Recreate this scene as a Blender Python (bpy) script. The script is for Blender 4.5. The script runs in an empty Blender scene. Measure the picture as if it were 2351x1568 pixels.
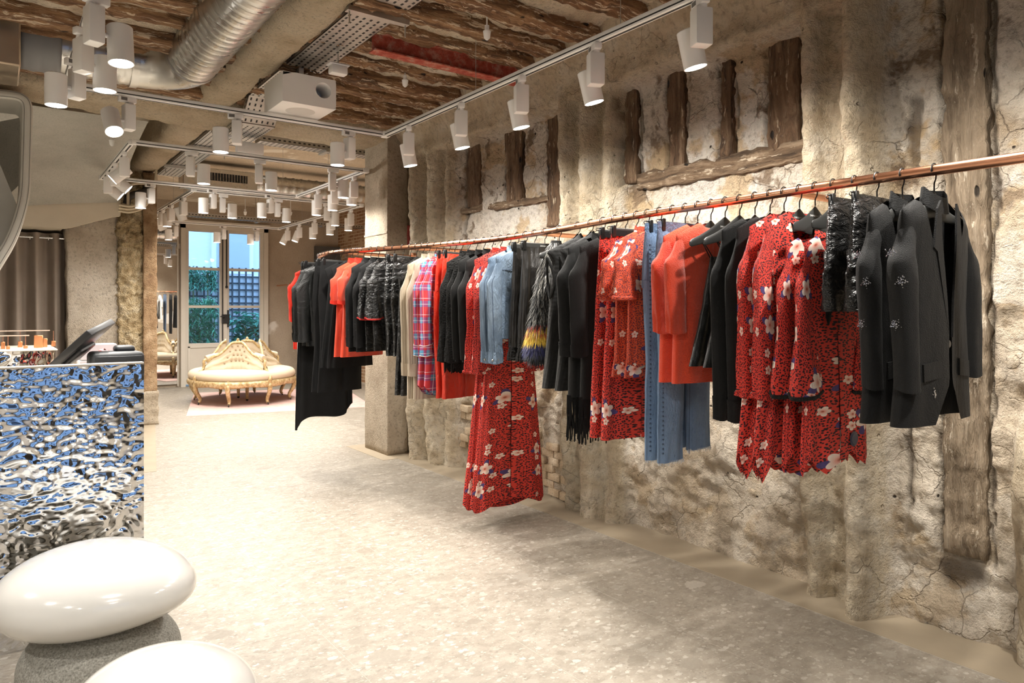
import bpy, bmesh, math, random
import numpy as np
from mathutils import Vector, Matrix, Euler

random.seed(7)
R = math.radians
SC = bpy.context.scene
COL = SC.collection

# ------------------------------------------------------------------ camera, world, exposure
H, F, CX, HY, YAW = 1.22, 1640.0, 1175.5, 712.0, R(36.0)
cam = bpy.data.cameras.new('camera')
cam.sensor_width = 36.0
cam.lens = F / 2351.0 * 36.0
cam.shift_y = -(784.0 - HY) / 2351.0
cam.clip_start = 0.05
camo = bpy.data.objects.new('camera', cam)
COL.objects.link(camo)
camo.location = (0, 0, H)
camo.rotation_euler = (R(90), 0, -YAW)
SC.camera = camo

W = bpy.data.worlds.new('sky')
SC.world = W
W.use_nodes = True
wn = W.node_tree
bg = wn.nodes['Background']
bg.inputs[0].default_value = (0.36, 0.60, 1.0, 1)
bg.inputs[1].default_value = 1.7
SC.view_settings.view_transform = 'Standard'
SC.view_settings.look = 'None'
SC.view_settings.gamma = 1.0
SC.view_settings.use_curve_mapping = False
SC.view_settings.exposure = 1.36
SC.cycles.max_bounces = 6
SC.cycles.diffuse_bounces = 3
SC.cycles.adaptive_threshold = 0.035
SC.cycles.glossy_bounces = 4
SC.cycles.transmission_bounces = 6
SC.cycles.sample_clamp_indirect = 6.0
SC.cycles.caustics_reflective = False
SC.cycles.caustics_refractive = False
SPOT_W = 33.0            # watts of each track spotlight

# ------------------------------------------------------------------ pixel -> world
CY, SY = math.cos(YAW), math.sin(YAW)
def ray(px, py):
    u = (px - CX) / F
    return u * CY + SY, -u * SY + CY, (HY - py) / F
def at_z(px, py, z):
    a, b, v = ray(px, py); t = (z - H) / v
    return Vector((a * t, b * t, z))
def at_X(px, py, X):
    a, b, v = ray(px, py); t = X / a
    return Vector((X, b * t, H + v * t))
def at_Y(px, py, Y):
    a, b, v = ray(px, py); t = Y / b
    return Vector((a * t, Y, H + v * t))

# ------------------------------------------------------------------ numpy value noise
_rng = np.random.RandomState(3)
_perm = _rng.permutation(256)
_perm = np.concatenate([_perm, _perm, _perm])
_val = _rng.rand(256) * 2 - 1
def vnoise(x, y, z):
    x = np.asarray(x, float); y = np.asarray(y, float) + 0 * x; z = np.asarray(z, float) + 0 * x
    xi, yi, zi = np.floor(x).astype(int), np.floor(y).astype(int), np.floor(z).astype(int)
    xf, yf, zf = x - xi, y - yi, z - zi
    s = lambda t: t * t * (3 - 2 * t)
    u, v, w = s(xf), s(yf), s(zf)
    def h(a, b, c):
        return _val[_perm[_perm[_perm[(xi + a) & 255] + ((yi + b) & 255)] + ((zi + c) & 255)]]
    l = lambda a, b, t: a + (b - a) * t
    x00 = l(h(0,0,0), h(1,0,0), u); x10 = l(h(0,1,0), h(1,1,0), u)
    x01 = l(h(0,0,1), h(1,0,1), u); x11 = l(h(0,1,1), h(1,1,1), u)
    return l(l(x00, x10, v), l(x01, x11, v), w)
def fbm(x, y, z, oct=4, gain=0.5):
    a, f, r = 1.0, 1.0, 0
    for i in range(oct):
        r = r + a * vnoise(np.asarray(x) * f + 17.3 * i, np.asarray(y) * f + 5.1 * i, np.asarray(z) * f + 9.7 * i)
        a *= gain; f *= 2.03
    return r
def sstep(a, b, x):
    t = np.clip((np.asarray(x, float) - a) / (b - a), 0, 1)
    return t * t * (3 - 2 * t)

# ------------------------------------------------------------------ mesh builder
class MB:
    def __init__(s): s.v = []; s.f = []; s.uv = []; s.n = 0
    def add(s, v, f, uv=None):
        v = [tuple(map(float, p)) for p in v]
        s.v += v; s.f += [tuple(int(i) + s.n for i in q) for q in f]
        s.uv += ([tuple(map(float, q)) for q in uv] if uv is not None else [(p[0] + p[1], p[2]) for p in v])
        s.n += len(v); return s
    def box(s, lo, hi, M=None):
        x0, y0, z0 = lo; x1, y1, z1 = hi
        v = [(x0,y0,z0),(x1,y0,z0),(x1,y1,z0),(x0,y1,z0),(x0,y0,z1),(x1,y0,z1),(x1,y1,z1),(x0,y1,z1)]
        if M is not None: v = [M @ Vector(p) for p in v]
        return s.add(v, [(0,3,2,1),(4,5,6,7),(0,1,5,4),(1,2,6,5),(2,3,7,6),(3,0,4,7)])
    def rbox(s, lo, hi, r=0.005, seg=2, M=None):
        bm = bmesh.new(); bmesh.ops.create_cube(bm, size=1)
        c = [(a + b) / 2 for a, b in zip(lo, hi)]; d = [b - a for a, b in zip(lo, hi)]
        for q in bm.verts: q.co = Vector((q.co.x * d[0] + c[0], q.co.y * d[1] + c[1], q.co.z * d[2] + c[2]))
        bmesh.ops.bevel(bm, geom=bm.edges[:], offset=r, segments=seg, affect='EDGES', profile=0.5)
        bm.verts.index_update()
        v = [(M @ q.co) if M is not None else q.co.copy() for q in bm.verts]
        f = [[q.index for q in p.verts] for p in bm.faces]; bm.free()
        return s.add(v, f)
    def tube(s, pts, r, seg=8, cap=True, flat=None):
        pts = [Vector(p) for p in pts]; n = len(pts)
        rs = r if isinstance(r, (list, tuple)) else [r] * n
        T = [(pts[min(i + 1, n - 1)] - pts[max(i - 1, 0)]).normalized() for i in range(n)]
        up = Vector((0, 0, 1)) if abs(T[0].z) < 0.9 else Vector((1, 0, 0))
        nrm = (up - T[0] * up.dot(T[0])).normalized()
        v = []; uv = []; L = 0
        for i in range(n):
            nrm = (nrm - T[i] * nrm.dot(T[i]))
            nrm = nrm.normalized() if nrm.length > 1e-6 else T[i].orthogonal().normalized()
            bi = T[i].cross(nrm)
            if i: L += (pts[i] - pts[i-1]).length
            for k in range(seg):
                a = 2 * math.pi * k / seg
                v.append(pts[i] + nrm * (math.cos(a) * rs[i]) + bi * (math.sin(a) * rs[i] * (flat or 1)))
                uv.append((a * rs[i], L))
        f = [(i*seg+k, i*seg+(k+1) % seg, (i+1)*seg+(k+1) % seg, (i+1)*seg+k) for i in range(n-1) for k in range(seg)]
        if cap: f += [tuple(range(seg))[::-1], tuple((n-1)*seg+k for k in range(seg))]
        return s.add(v, f, uv)
    def cyl(s, p0, p1, r, seg=16, r1=None, cap=True):
        return s.tube([p0, p1], [r, r if r1 is None else r1], seg, cap)
    def lathe(s, prof, seg=24, c=(0, 0, 0), M=None, cap=True):
        v = []; n = len(prof)
        for r, z in prof:
            for k in range(seg):
                a = 2 * math.pi * k / seg
                p = Vector((c[0] + r * math.cos(a), c[1] + r * math.sin(a), c[2] + z))
                v.append(M @ p if M is not None else p)
        f = [(i*seg+k, i*seg+(k+1) % seg, (i+1)*seg+(k+1) % seg, (i+1)*seg+k) for i in range(n-1) for k in range(seg)]
        if cap: f += [tuple(range(seg))[::-1], tuple((n-1)*seg+k for k in range(seg))]
        return s.add(v, f)
    def grid(s, P, cu=False, cv=False, uv=None, flip=False):
        P = np.asarray(P, float); n, m = P.shape[:2]
        i = np.arange(n if cu else n - 1); j = np.arange(m if cv else m - 1)
        I, J = np.meshgrid(i, j, indexing='ij'); I2 = (I + 1) % n; J2 = (J + 1) % m
        q = np.stack([I*m+J, I2*m+J, I2*m+J2, I*m+J2], -1).reshape(-1, 4)
        if flip: q = q[:, ::-1]
        return s.add(P.reshape(-1, 3), q.tolist(), None if uv is None else np.asarray(uv).reshape(-1, 2))
    def prism(s, poly, M):
        """poly: 2d points; extruded 0..1 along M's z column"""
        n = len(poly)
        v = [M @ Vector((p[0], p[1], 0)) for p in poly] + [M @ Vector((p[0], p[1], 1)) for p in poly]
        f = [tuple(range(n))[::-1], tuple(range(n, 2*n))] + [(k, (k+1) % n, n+(k+1) % n, n+k) for k in range(n)]
        return s.add(v, f)
    def ball(s, c, r, su=12, sv=8):
        r = r if isinstance(r, (tuple, list)) else (r, r, r)
        th = np.linspace(0, math.pi, sv + 1)[:, None]; ph = np.arange(su)[None, :] * 2 * math.pi / su
        P = np.stack([c[0] + r[0]*np.sin(th)*np.cos(ph), c[1] + r[1]*np.sin(th)*np.sin(ph), c[2] + r[2]*np.cos(th) + 0*ph], -1)
        return s.grid(P, cv=True)
    def mesh(s, name, mat, smooth=True, sharp=38):
        me = bpy.data.meshes.new(name)
        me.from_pydata(s.v, [], s.f)
        uvl = me.uv_layers.new(name='UVMap')
        li = np.empty(len(me.loops), np.int32); me.loops.foreach_get('vertex_index', li)
        uvl.data.foreach_set('uv', np.asarray(s.uv, np.float32)[li].ravel())
        if mat is not None: me.materials.append(mat)
        if smooth:
            me.polygons.foreach_set('use_smooth', [True] * len(me.polygons))
            if sharp: me.set_sharp_from_angle(angle=R(sharp))
        me.update(); return me
    def build(s, name, mat, parent=None, smooth=True, sharp=38, loc=None):
        o = bpy.data.objects.new(name, s.mesh(name, mat, smooth, sharp)); COL.objects.link(o)
        if parent is not None: o.parent = parent
        if loc is not None: o.location = loc
        return o

def tag(o, label=None, cat=None, group=None, kind=None):
    if label: o['label'] = label
    if cat: o['category'] = cat
    if group: o['group'] = group
    if kind: o['kind'] = kind
    return o
def thing(name, label, cat, loc=(0, 0, 0), rz=0.0, group=None):
    o = bpy.data.objects.new(name, None); COL.objects.link(o)
    o.empty_display_size = 0.05
    o.location = loc; o.rotation_euler = (0, 0, rz)
    return tag(o, label, cat, group)
def struct(o): o['kind'] = 'structure'; return o
def inst(name, me, parent=None, loc=(0, 0, 0), rot=(0, 0, 0), scale=None):
    o = bpy.data.objects.new(name, me); COL.objects.link(o)
    if parent is not None: o.parent = parent
    o.location = loc; o.rotation_euler = rot
    if scale: o.scale = scale
    return o
def smoothpath(pts, n=6):
    """Catmull-Rom through pts"""
    P = [Vector(p) for p in pts]; P = [P[0] * 2 - P[1]] + P + [P[-1] * 2 - P[-2]]
    out = []
    for i in range(1, len(P) - 2):
        for k in range(n):
            t = k / n
            out.append(0.5 * ((2 * P[i]) + (P[i+1] - P[i-1]) * t + (2*P[i-1] - 5*P[i] + 4*P[i+1] - P[i+2]) * t*t + (3*P[i] - P[i-1] - 3*P[i+1] + P[i+2]) * t**3))
    out.append(P[-2]); return out

# ------------------------------------------------------------------ materials
class G:
    def __init__(s, name, col=(0.8, 0.8, 0.8), rough=0.6, metal=0.0, **kw):
        s.m = bpy.data.materials.new(name); s.m.use_nodes = True
        s.nt = s.m.node_tree; s.b = s.nt.nodes['Principled BSDF']
        s.p('Base Color', col); s.p('Roughness', rough); s.p('Metallic', metal)
        for k, v in kw.items(): s.p(k.replace('_', ' '), v)
    def put(s, inp, v):
        if isinstance(v, bpy.types.NodeSocket): s.nt.links.new(v, inp)
        elif isinstance(v, (tuple, list)):
            n = len(inp.default_value); inp.default_value = tuple(v)[:n] if len(v) >= n else tuple(v) + (1,) * (n - len(v))
        else: inp.default_value = v
    def p(s, k, v): s.put(s.b.inputs[k], v); return s
    def n(s, t, ins, out=0, **props):
        nd = s.nt.nodes.new('ShaderNode' + t)
        for k, v in props.items(): setattr(nd, k, v)
        for k, v in ins.items(): s.put(nd.inputs[k], v)
        return nd.outputs[out]
    def pos(s): return s.n('NewGeometry', {}, 'Position')
    def uv(s): return s.n('TexCoord', {}, 'UV')
    def obj(s): return s.n('TexCoord', {}, 'Object')
    def rnd(s): return s.n('ObjectInfo', {}, 'Random')
    def math(s, op, a, b=0.0, c=0.0): return s.n('Math', {0: a, 1: b, 2: c}, operation=op)
    def vmath(s, op, a, b=(0, 0, 0), out=0): return s.n('VectorMath', {0: a, 1: b}, out, operation=op)
    def scale(s, v, k): return s.vmath('MULTIPLY', v, k if isinstance(k, tuple) else (k, k, k))
    def mix(s, f, a, b, mode='MIX'): return s.n('Mix', {0: f, 6: a, 7: b}, 2, data_type='RGBA', blend_type=mode)
    def noise(s, v, sc, det=3.0, ro=0.55, dist=0.0, out=0): return s.n('TexNoise', {'Vector': v, 'Scale': sc, 'Detail': det, 'Roughness': ro, 'Distortion': dist}, out)
    def vor(s, v, sc, out='Distance', feature='F1', rand=1.0, dim='3D'): return s.n('TexVoronoi', {'Vector': v, 'Scale': sc, 'Randomness': rand}, out, feature=feature, voronoi_dimensions=dim)
    def ramp(s, f, stops, interp='LINEAR'):
        nd = s.nt.nodes.new('ShaderNodeValToRGB'); e = nd.color_ramp.elements; nd.color_ramp.interpolation = interp
        while len(e) < len(stops): e.new(0.5)
        for k, (p, c) in enumerate(stops):
            e[k].position = p; e[k].color = (c, c, c, 1) if isinstance(c, (int, float)) else tuple(c) + (1,)
        s.put(nd.inputs[0], f); return nd.outputs[0]
    def bump(s, h, st=0.5, d=0.01, nrm=None):
        ins = {'Height': h, 'Strength': st, 'Distance': d}
        if nrm is not None: ins['Normal'] = nrm
        o = s.n('Bump', ins); s.p('Normal', o); return o
def simple(name, col, rough=0.6, metal=0.0, bump=None, vary=0.0, **kw):
    g = G(name, col, rough, metal, **kw)
    if vary or bump:
        v = g.obj()
        if vary:
            f = g.noise(v, 6.0, 4)
            g.p('Base Color', g.mix(g.ramp(f, [(0.3, 0.0), (0.7, 1.0)]), tuple(c * (1 - vary) for c in col), tuple(min(1, c * (1 + vary)) for c in col)))
        if bump: g.bump(g.noise(v, bump[0], 4), bump[1], bump[2])
    return g.m
def st3(L, ax=-1): return np.stack(np.broadcast_arrays(*L), ax)
# ------------------------------------------------------------------ structure materials
def m_wall():
    g = G('old_wall', rough=0.92)
    p = g.pos()
    z = g.n('Attribute', {}, 0, attribute_name='zone')
    sp = g.nt.nodes.new('ShaderNodeSeparateColor'); g.put(sp.inputs[0], z)
    n1 = g.noise(p, 2.2, 4, 0.62); n2 = g.noise(p, 7.0, 4, 0.6); n3 = g.noise(p, 38.0, 3, 0.6)
    infill = g.ramp(n1, [(0.30, (0.48, 0.37, 0.25)), (0.42, (0.70, 0.61, 0.49)), (0.55, (0.82, 0.75, 0.65)), (0.7, (0.74, 0.68, 0.60))])
    pn = g.noise(g.vmath('ADD', p, (7, 3, 1)), 3.4, 4, 0.66)
    ochre = g.ramp(pn, [(0.54, 0.0), (0.60, 0.75)])
    infill = g.mix(ochre, infill, g.mix(n2, (0.42, 0.27, 0.12), (0.70, 0.50, 0.27)))
    infill = g.mix(g.ramp(g.noise(g.vmath('ADD', p, (1, 9, 4)), 4.6, 4, 0.7), [(0.37, 0.85), (0.44, 0.0)]), infill, (0.20, 0.13, 0.075))
    crack = g.ramp(g.vor(g.vmath('ADD', p, g.scale(g.noise(p, 6.0, 4, 0.6, 0, 1), 0.12)), 6.0, 'Distance', 'DISTANCE_TO_EDGE'), [(0.005, 0.4), (0.018, 0.0)])
    crack = g.math('MULTIPLY', crack, g.ramp(g.noise(p, 3.0, 2), [(0.48, 0.0), (0.58, 1.0)]))
    infill = g.mix(crack, infill, (0.22, 0.15, 0.09))
    stone = g.vor(g.vmath('ADD', p, g.scale(g.noise(p, 8.0, 3, 0.6, 0, 1), 0.10)), 6.5, 'Color')
    rub = g.mix(0.7, infill, g.mix(stone, (0.50, 0.36, 0.20), (0.84, 0.75, 0.62)))
    rubf = g.math('MULTIPLY', sp.outputs[1], 0.85)
    c = g.mix(rubf, infill, rub)
    ribc = g.ramp(n2, [(0.3, (0.56, 0.44, 0.29)), (0.5, (0.68, 0.57, 0.41)), (0.72, (0.76, 0.68, 0.55))])
    c = g.mix(sp.outputs[0], c, ribc)
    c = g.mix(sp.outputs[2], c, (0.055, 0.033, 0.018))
    hol = g.ramp(g.vor(p, 9.0), [(0.045, 1.0), (0.075, 0.0)])
    c = g.mix(g.math('MULTIPLY', hol, g.math('SUBTRACT', 1.0, sp.outputs[0])), c, (0.03, 0.02, 0.012))
    c = g.mix(g.ramp(n3, [(0.3, 0.45), (0.5, 0.0)]), c, (0.23, 0.17, 0.11))
    g.p('Base Color', c)
    h = g.math('ADD', g.math('MULTIPLY', n3, 0.6), g.math('MULTIPLY', g.noise(p, 110.0, 4, 0.7), 0.5))
    h = g.math('SUBTRACT', h, g.math('ADD', g.math('MULTIPLY', hol, 1.2), g.math('MULTIPLY', crack, 0.8)))
    g.bump(h, 1.0, 0.034)
    return g.m
def m_plaster(name, c0, c1, c2, sc=1.0, bumpd=0.012, fine=70.0, spots=None):
    g = G(name, rough=0.9); p = g.pos()
    n = g.noise(p, 3.5 * sc, 4, 0.62)
    c = g.ramp(n, [(0.3, c0), (0.5, c1), (0.72, c2)])
    n3 = g.noise(p, fine, 4, 0.65)
    c = g.mix(g.ramp(n3, [(0.32, 0.5), (0.48, 0.0)]), c, tuple(x * 0.5 for x in c0))
    if spots:
        s = g.ramp(g.noise(p, 2.4 * sc, 4, 0.5, 0.8), [(0.60, 0.0), (0.625, 1.0)])
        c = g.mix(s, c, spots)
    g.p('Base Color', c)
    g.bump(g.math('ADD', n3, g.noise(p, fine * 3, 2)), 0.9, bumpd)
    return g.m
def m_wood(name, axis, dark, mid, light, flakes=(0.6, 0.5, 0.38), fl=0.62):
    g = G(name, rough=0.88); p = g.pos()
    st = [11.0, 11.0, 11.0]; st[axis] = 1.3
    v = g.scale(p, tuple(st))
    n = g.noise(v, 2.2, 5, 0.68, 0.6)
    c = g.ramp(n, [(0.32, dark), (0.5, mid), (0.7, light)])
    f = g.noise(g.scale(p, tuple(k * 1.2 for k in st)), 3.1, 5, 0.7)
    c = g.mix(g.ramp(f, [(fl, 0.0), (fl + 0.05, 0.85)]), c, flakes)
    hole = g.ramp(g.vor(g.scale(p, tuple(2.2 if k < 5 else 6.0 for k in st)), 2.0), [(0.07, 1.0), (0.11, 0.0)])
    c = g.mix(hole, c, tuple(x * 0.25 for x in dark))
    g.p('Base Color', c)
    g.bump(g.math('SUBTRACT', g.math('ADD', n, g.math('MULTIPLY', f, 0.5)), hole), 1.0, 0.03)
    return g.m
def m_terrazzo():
    g = G('stone_tile', rough=0.42)
    p = g.scale(g.pos(), (1.0, 1.35, 1.0))
    w = g.vmath('ADD', p, g.scale(g.noise(p, 26.0, 4, 0.65, 0, 1), 0.045))
    base = g.ramp(g.noise(p, 14.0, 4, 0.7), [(0.3, (0.31, 0.27, 0.215)), (0.5, (0.40, 0.35, 0.285)), (0.7, (0.49, 0.44, 0.37))])
    def chips(sc, lo, thr, light, base, soft=0.05):
        d = g.vor(w, sc); c = d.node.outputs['Color']
        sep = g.nt.nodes.new('ShaderNodeSeparateColor'); g.put(sep.inputs[0], c)
        size = g.math('ADD', g.math('MULTIPLY', sep.outputs[1], 0.30), lo)
        inside = g.math('LESS_THAN', d, size)
        keep = g.math('GREATER_THAN', sep.outputs[0], thr)
        col = g.mix(sep.outputs[2], light[0], light[1])
        return g.mix(g.math('MULTIPLY', g.math('MULTIPLY', inside, keep), 0.8), base, col)
    c = chips(80.0, 0.20, 0.45, ((0.25, 0.215, 0.17), (0.62, 0.57, 0.49)), base)
    c = chips(34.0, 0.20, 0.55, ((0.28, 0.24, 0.19), (0.68, 0.63, 0.55)), c)
    c = chips(15.0, 0.18, 0.66, ((0.29, 0.25, 0.195), (0.66, 0.61, 0.53)), c)
    c = chips(7.0, 0.14, 0.80, ((0.31, 0.27, 0.215), (0.64, 0.59, 0.51)), c)
    t = g.mix(g.rnd(), (0.76, 0.76, 0.76), (0.82, 0.82, 0.82))
    g.p('Base Color', g.mix(1.0, c, t, 'MULTIPLY'))
    g.p('Roughness', g.ramp(g.noise(p, 60.0, 3), [(0.3, 0.35), (0.7, 0.55)]))
    g.bump(g.noise(p, 130.0, 3), 0.25, 0.004)
    return g.m
def m_glass(name='clear_glass', tint=(0.97, 0.99, 1.0)):
    m = bpy.data.materials.new(name); m.use_nodes = True; nt = m.node_tree
    for n in list(nt.nodes):
        if n.type == 'BSDF_PRINCIPLED': nt.nodes.remove(n)
    out = [n for n in nt.nodes if n.type == 'OUTPUT_MATERIAL'][0]
    tr = nt.nodes.new('ShaderNodeBsdfTransparent'); tr.inputs[0].default_value = tint + (1,)
    gl = nt.nodes.new('ShaderNodeBsdfGlossy'); gl.inputs['Roughness'].default_value = 0.02
    fr = nt.nodes.new('ShaderNodeFresnel'); fr.inputs[0].default_value = 1.45
    mx = nt.nodes.new('ShaderNodeMixShader')
    nt.links.new(fr.outputs[0], mx.inputs[0]); nt.links.new(tr.outputs[0], mx.inputs[1]); nt.links.new(gl.outputs[0], mx.inputs[2])
    nt.links.new(mx.outputs[0], out.inputs[0]); return m
def m_brick():
    g = G('thin_brick', rough=0.9); p = g.pos()
    sx = g.nt.nodes.new('ShaderNodeSeparateXYZ'); g.put(sx.inputs[0], p)
    v = g.n('CombineXYZ', {0: sx.outputs[1], 1: sx.outputs[2], 2: 0.0})
    br = g.nt.nodes.new('ShaderNodeTexBrick'); g.put(br.inputs['Vector'], v)
    for k, val in (('Scale', 1.0), ('Mortar Size', 0.008), ('Brick Width', 0.2), ('Row Height', 0.055), ('Color1', (0.30, 0.14, 0.07, 1)), ('Color2', (0.42, 0.25, 0.14, 1)), ('Mortar', (0.60, 0.47, 0.33, 1))):
        br.inputs[k].default_value = val
    n = g.noise(p, 5.0, 5)
    g.p('Base Color', g.mix(g.ramp(n, [(0.5, 0.0), (0.62, 1.0)]), br.outputs[0], (0.52, 0.38, 0.24)))
    g.bump(g.math('ADD', g.math('MULTIPLY', br.outputs[1], -1.0), n), 1.0, 0.02); return g.m

M = {}
M['wall'] = m_wall()
M['beam'] = m_plaster('beam_plaster', (0.56, 0.44, 0.28), (0.72, 0.60, 0.43), (0.80, 0.70, 0.54), 0.8, 0.03, 55.0)
M['ceil'] = m_plaster('ceiling_plaster', (0.58, 0.44, 0.30), (0.76, 0.65, 0.50), (0.86, 0.78, 0.66), 1.2, 0.03, 40.0)
M['ceil_back'] = m_plaster('peeling_ceiling', (0.56, 0.46, 0.33), (0.66, 0.56, 0.42), (0.70, 0.61, 0.48), 0.5, 0.004, 60.0, (0.84, 0.78, 0.66))
M['cement'] = m_plaster('far_wall_cement', (0.42, 0.34, 0.26), (0.50, 0.42, 0.325), (0.56, 0.48, 0.385), 0.6, 0.004, 60.0, (0.78, 0.74, 0.67))
M['conc'] = m_plaster('pillar_concrete', (0.30, 0.24, 0.17), (0.43, 0.36, 0.27), (0.54, 0.46, 0.36), 0.7, 0.008, 45.0)
M['conc_l'] = m_plaster('side_wall_concrete', (0.36, 0.30, 0.23), (0.54, 0.47, 0.38), (0.68, 0.61, 0.52), 0.8, 0.01, 40.0)
M['rough'] = m_plaster('hacked_plaster', (0.42, 0.29, 0.14), (0.66, 0.51, 0.30), (0.82, 0.70, 0.50), 3.0, 0.05, 30.0)
M['screed'] = simple('floor_screed', (0.36, 0.295, 0.21), 0.55, vary=0.06)
M['tile'] = m_terrazzo()
M['joint'] = simple('tile_joint', (0.52, 0.475, 0.40), 0.8)
M['post'] = m_wood('wall_timber', 2, (0.045, 0.025, 0.013), (0.145, 0.085, 0.045), (0.28, 0.19, 0.115), (0.56, 0.46, 0.33), 0.60)
M['oldpost'] = m_wood('grey_timber', 2, (0.10, 0.07, 0.042), (0.22, 0.165, 0.108), (0.34, 0.27, 0.19), (0.56, 0.48, 0.37), 0.60)
M['hbeam'] = m_wood('wall_rail_timber', 1, (0.05, 0.03, 0.016), (0.17, 0.11, 0.063), (0.40, 0.30, 0.20), (0.60, 0.50, 0.37), 0.58)
M['joist'] = m_wood('joist_timber', 0, (0.06, 0.030, 0.014), (0.22, 0.115, 0.055), (0.44, 0.27, 0.14), (0.74, 0.62, 0.46), 0.55)
M['brickpiece'] = m_plaster('pale_brick', (0.52, 0.38, 0.24), (0.64, 0.49, 0.33), (0.76, 0.63, 0.47), 3.0, 0.01, 60.0)
M['glass'] = m_glass()
M['brick'] = m_brick()

# ------------------------------------------------------------------ rough rounded bars
def rough(mb, axis, lo, hi, res=0.03, amp=0.01, fr=9.0, rnd=0.02, seed=0.0, amp2=None, fr2=30.0, taper=0.0):
    """closed rough bar along axis 0/1/2 between lo and hi"""
    ax = [i for i in range(3) if i != axis]
    a0, a1, b0, b1 = lo[ax[0]], hi[ax[0]], lo[ax[1]], hi[ax[1]]
    rnd = min(rnd, (a1 - a0) * 0.45, (b1 - b0) * 0.45)
    pts = []
    def seg(p, q, d):
        n = max(1, int(round(math.dist(p, q) / d)))
        for k in range(n): pts.append((p[0] + (q[0]-p[0]) * k / n, p[1] + (q[1]-p[1]) * k / n))
    def arc(cx, cy, t0):
        for k in range(3):
            t = t0 + math.pi / 2 * k / 3; pts.append((cx + rnd * math.cos(t), cy + rnd * math.sin(t)))
    seg((a0 + rnd, b0), (a1 - rnd, b0), res); arc(a1 - rnd, b0 + rnd, -math.pi / 2)
    seg((a1, b0 + rnd), (a1, b1 - rnd), res); arc(a1 - rnd, b1 - rnd, 0)
    seg((a1 - rnd, b1), (a0 + rnd, b1), res); arc(a0 + rnd, b1 - rnd, math.pi / 2)
    seg((a0, b1 - rnd), (a0, b0 + rnd), res); arc(a0 + rnd, b0 + rnd, math.pi)
    Q = np.array(pts); n = max(2, int((hi[axis] - lo[axis]) / res)); L = np.linspace(lo[axis], hi[axis], n + 1)
    A = Q[None, :, 0] + 0 * L[:, None]; B = Q[None, :, 1] + 0 * L[:, None]; Z = L[:, None] + 0 * A
    ca, cb = (a0 + a1) / 2, (b0 + b1) / 2
    da, db = (A - ca) / ((a1 - a0) / 2), (B - cb) / ((b1 - b0) / 2)
    da = np.sign(da) * np.abs(da) ** 4; db = np.sign(db) * np.abs(db) ** 4
    ln = np.sqrt(da**2 + db**2) + 1e-6
    d = amp * fbm(A * fr + seed, B * fr, Z * fr, 3) + (amp2 if amp2 is not None else amp * 0.4) * fbm(A * fr2, B * fr2 + seed, Z * fr2, 2)
    k = 1 - taper * (Z - lo[axis]) / (hi[axis] - lo[axis])
    A = ca + (A - ca) * k + d * da / ln; B = cb + (B - cb) * k + d * db / ln
    P = np.zeros(A.shape + (3,)); P[..., ax[0]] = A; P[..., ax[1]] = B; P[..., axis] = Z
    m = len(pts); s0 = mb.n
    flip = axis != 1
    mb.grid(P, cv=True, flip=not flip)
    mb.f.append(tuple(s0 + k for k in range(m))); mb.f.append(tuple(s0 + n * m + k for k in range(m))[::-1])
    return mb

# ------------------------------------------------------------------ floor
fl = struct(MB().box((-2.9, -2.9, -0.12), (5.3, 12.6, -0.0007)).build('floor', M['joint'], smooth=False))
TX, TY = 0.5625, 1.125
tile_me = MB().rbox((0.001, 0.001, -0.0025), (TX - 0.001, TY - 0.001, 0.0), 0.0003, 1).mesh('floor_tile', M['tile'], False)
for i in range(-5, 10):
    for j in range(-4, 10):
        x, y = 2.69 - TX * i - TX, 1.55 + TY * j
        if x < -2.8 or x > 4.9 or y > 12.3: continue
        if i < 0 and y < 6.0: continue
        # only as far as the photograph's view can reach
        if y < 0.2 and x > 0.5: pass
        inst('floor_tile', tile_me, fl, (x, y, 0))
MB().box((2.692, -2.8, -0.012), (3.05, 6.05, 0.001)).build('border_screed', M['screed'], fl, False)
MB().box((2.56, 5.30, -0.010), (2.6915, 6.05, 0.0022)).build('border_screed', M['screed'], fl, False)
MB().prism([(0.55, 5.95), (1.0, 5.95), (1.40, 8.4), (0.9, 8.4)], Matrix(((1, 0, 0, 0), (0, 1, 0, 0), (0, 0, 0.012, -0.010), (0, 0, 0, 1)))).build('border_screed', M['screed'], fl, False)

# ------------------------------------------------------------------ right wall: rough old masonry
XW = 2.96
Yg = np.linspace(-2.7, 5.5, 640); Zg = np.linspace(-0.02, 2.92, 236)
YY, ZZ = np.meshgrid(Yg, Zg, indexing='ij')
wob = 0.022 * fbm(YY * 0 + 3.1, ZZ * 1.6, ZZ * 0 + 2, 3)
Yw = YY + wob
def bumpf(c, w, h, p=2.0):
    d = np.abs((Yw - c) / w); return h * np.sqrt(np.clip(1 - d ** p, 0, 1))
def plate(a, b, h, e=0.03): return h * sstep(a - e, a + e, Yw) * (1 - sstep(b - e, b + e, Yw))
rib = np.maximum.reduce([plate(1.42, 1.76, 0.06), bumpf(1.71, 0.06, 0.135), bumpf(1.50, 0.075, 0.165),
    plate(2.90, 3.40, 0.055), bumpf(3.33, 0.06, 0.125), bumpf(3.15, 0.085, 0.12), bumpf(2.98, 0.06, 0.09),
    plate(4.72, 5.5, 0.05), bumpf(5.22, 0.10, 0.15), bumpf(4.98, 0.12, 0.13), bumpf(4.80, 0.06, 0.08)])
ribm = sstep(0.015, 0.05, rib)
rib = 1.2 * rib * (1 + 0.18 * fbm(YY * 9, ZZ * 2.2, 0.3, 3)) 
rrib = bumpf(0.90, 0.09, 0.13) * (1 - sstep(0.7, 0.95, ZZ)); ribm = np.maximum(ribm, sstep(0.02, 0.06, rrib)); rib = np.maximum(rib, rrib)
cz = ZZ + 0.03 * fbm(YY * 2.3, ZZ * 0, 7.7, 3)
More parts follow.
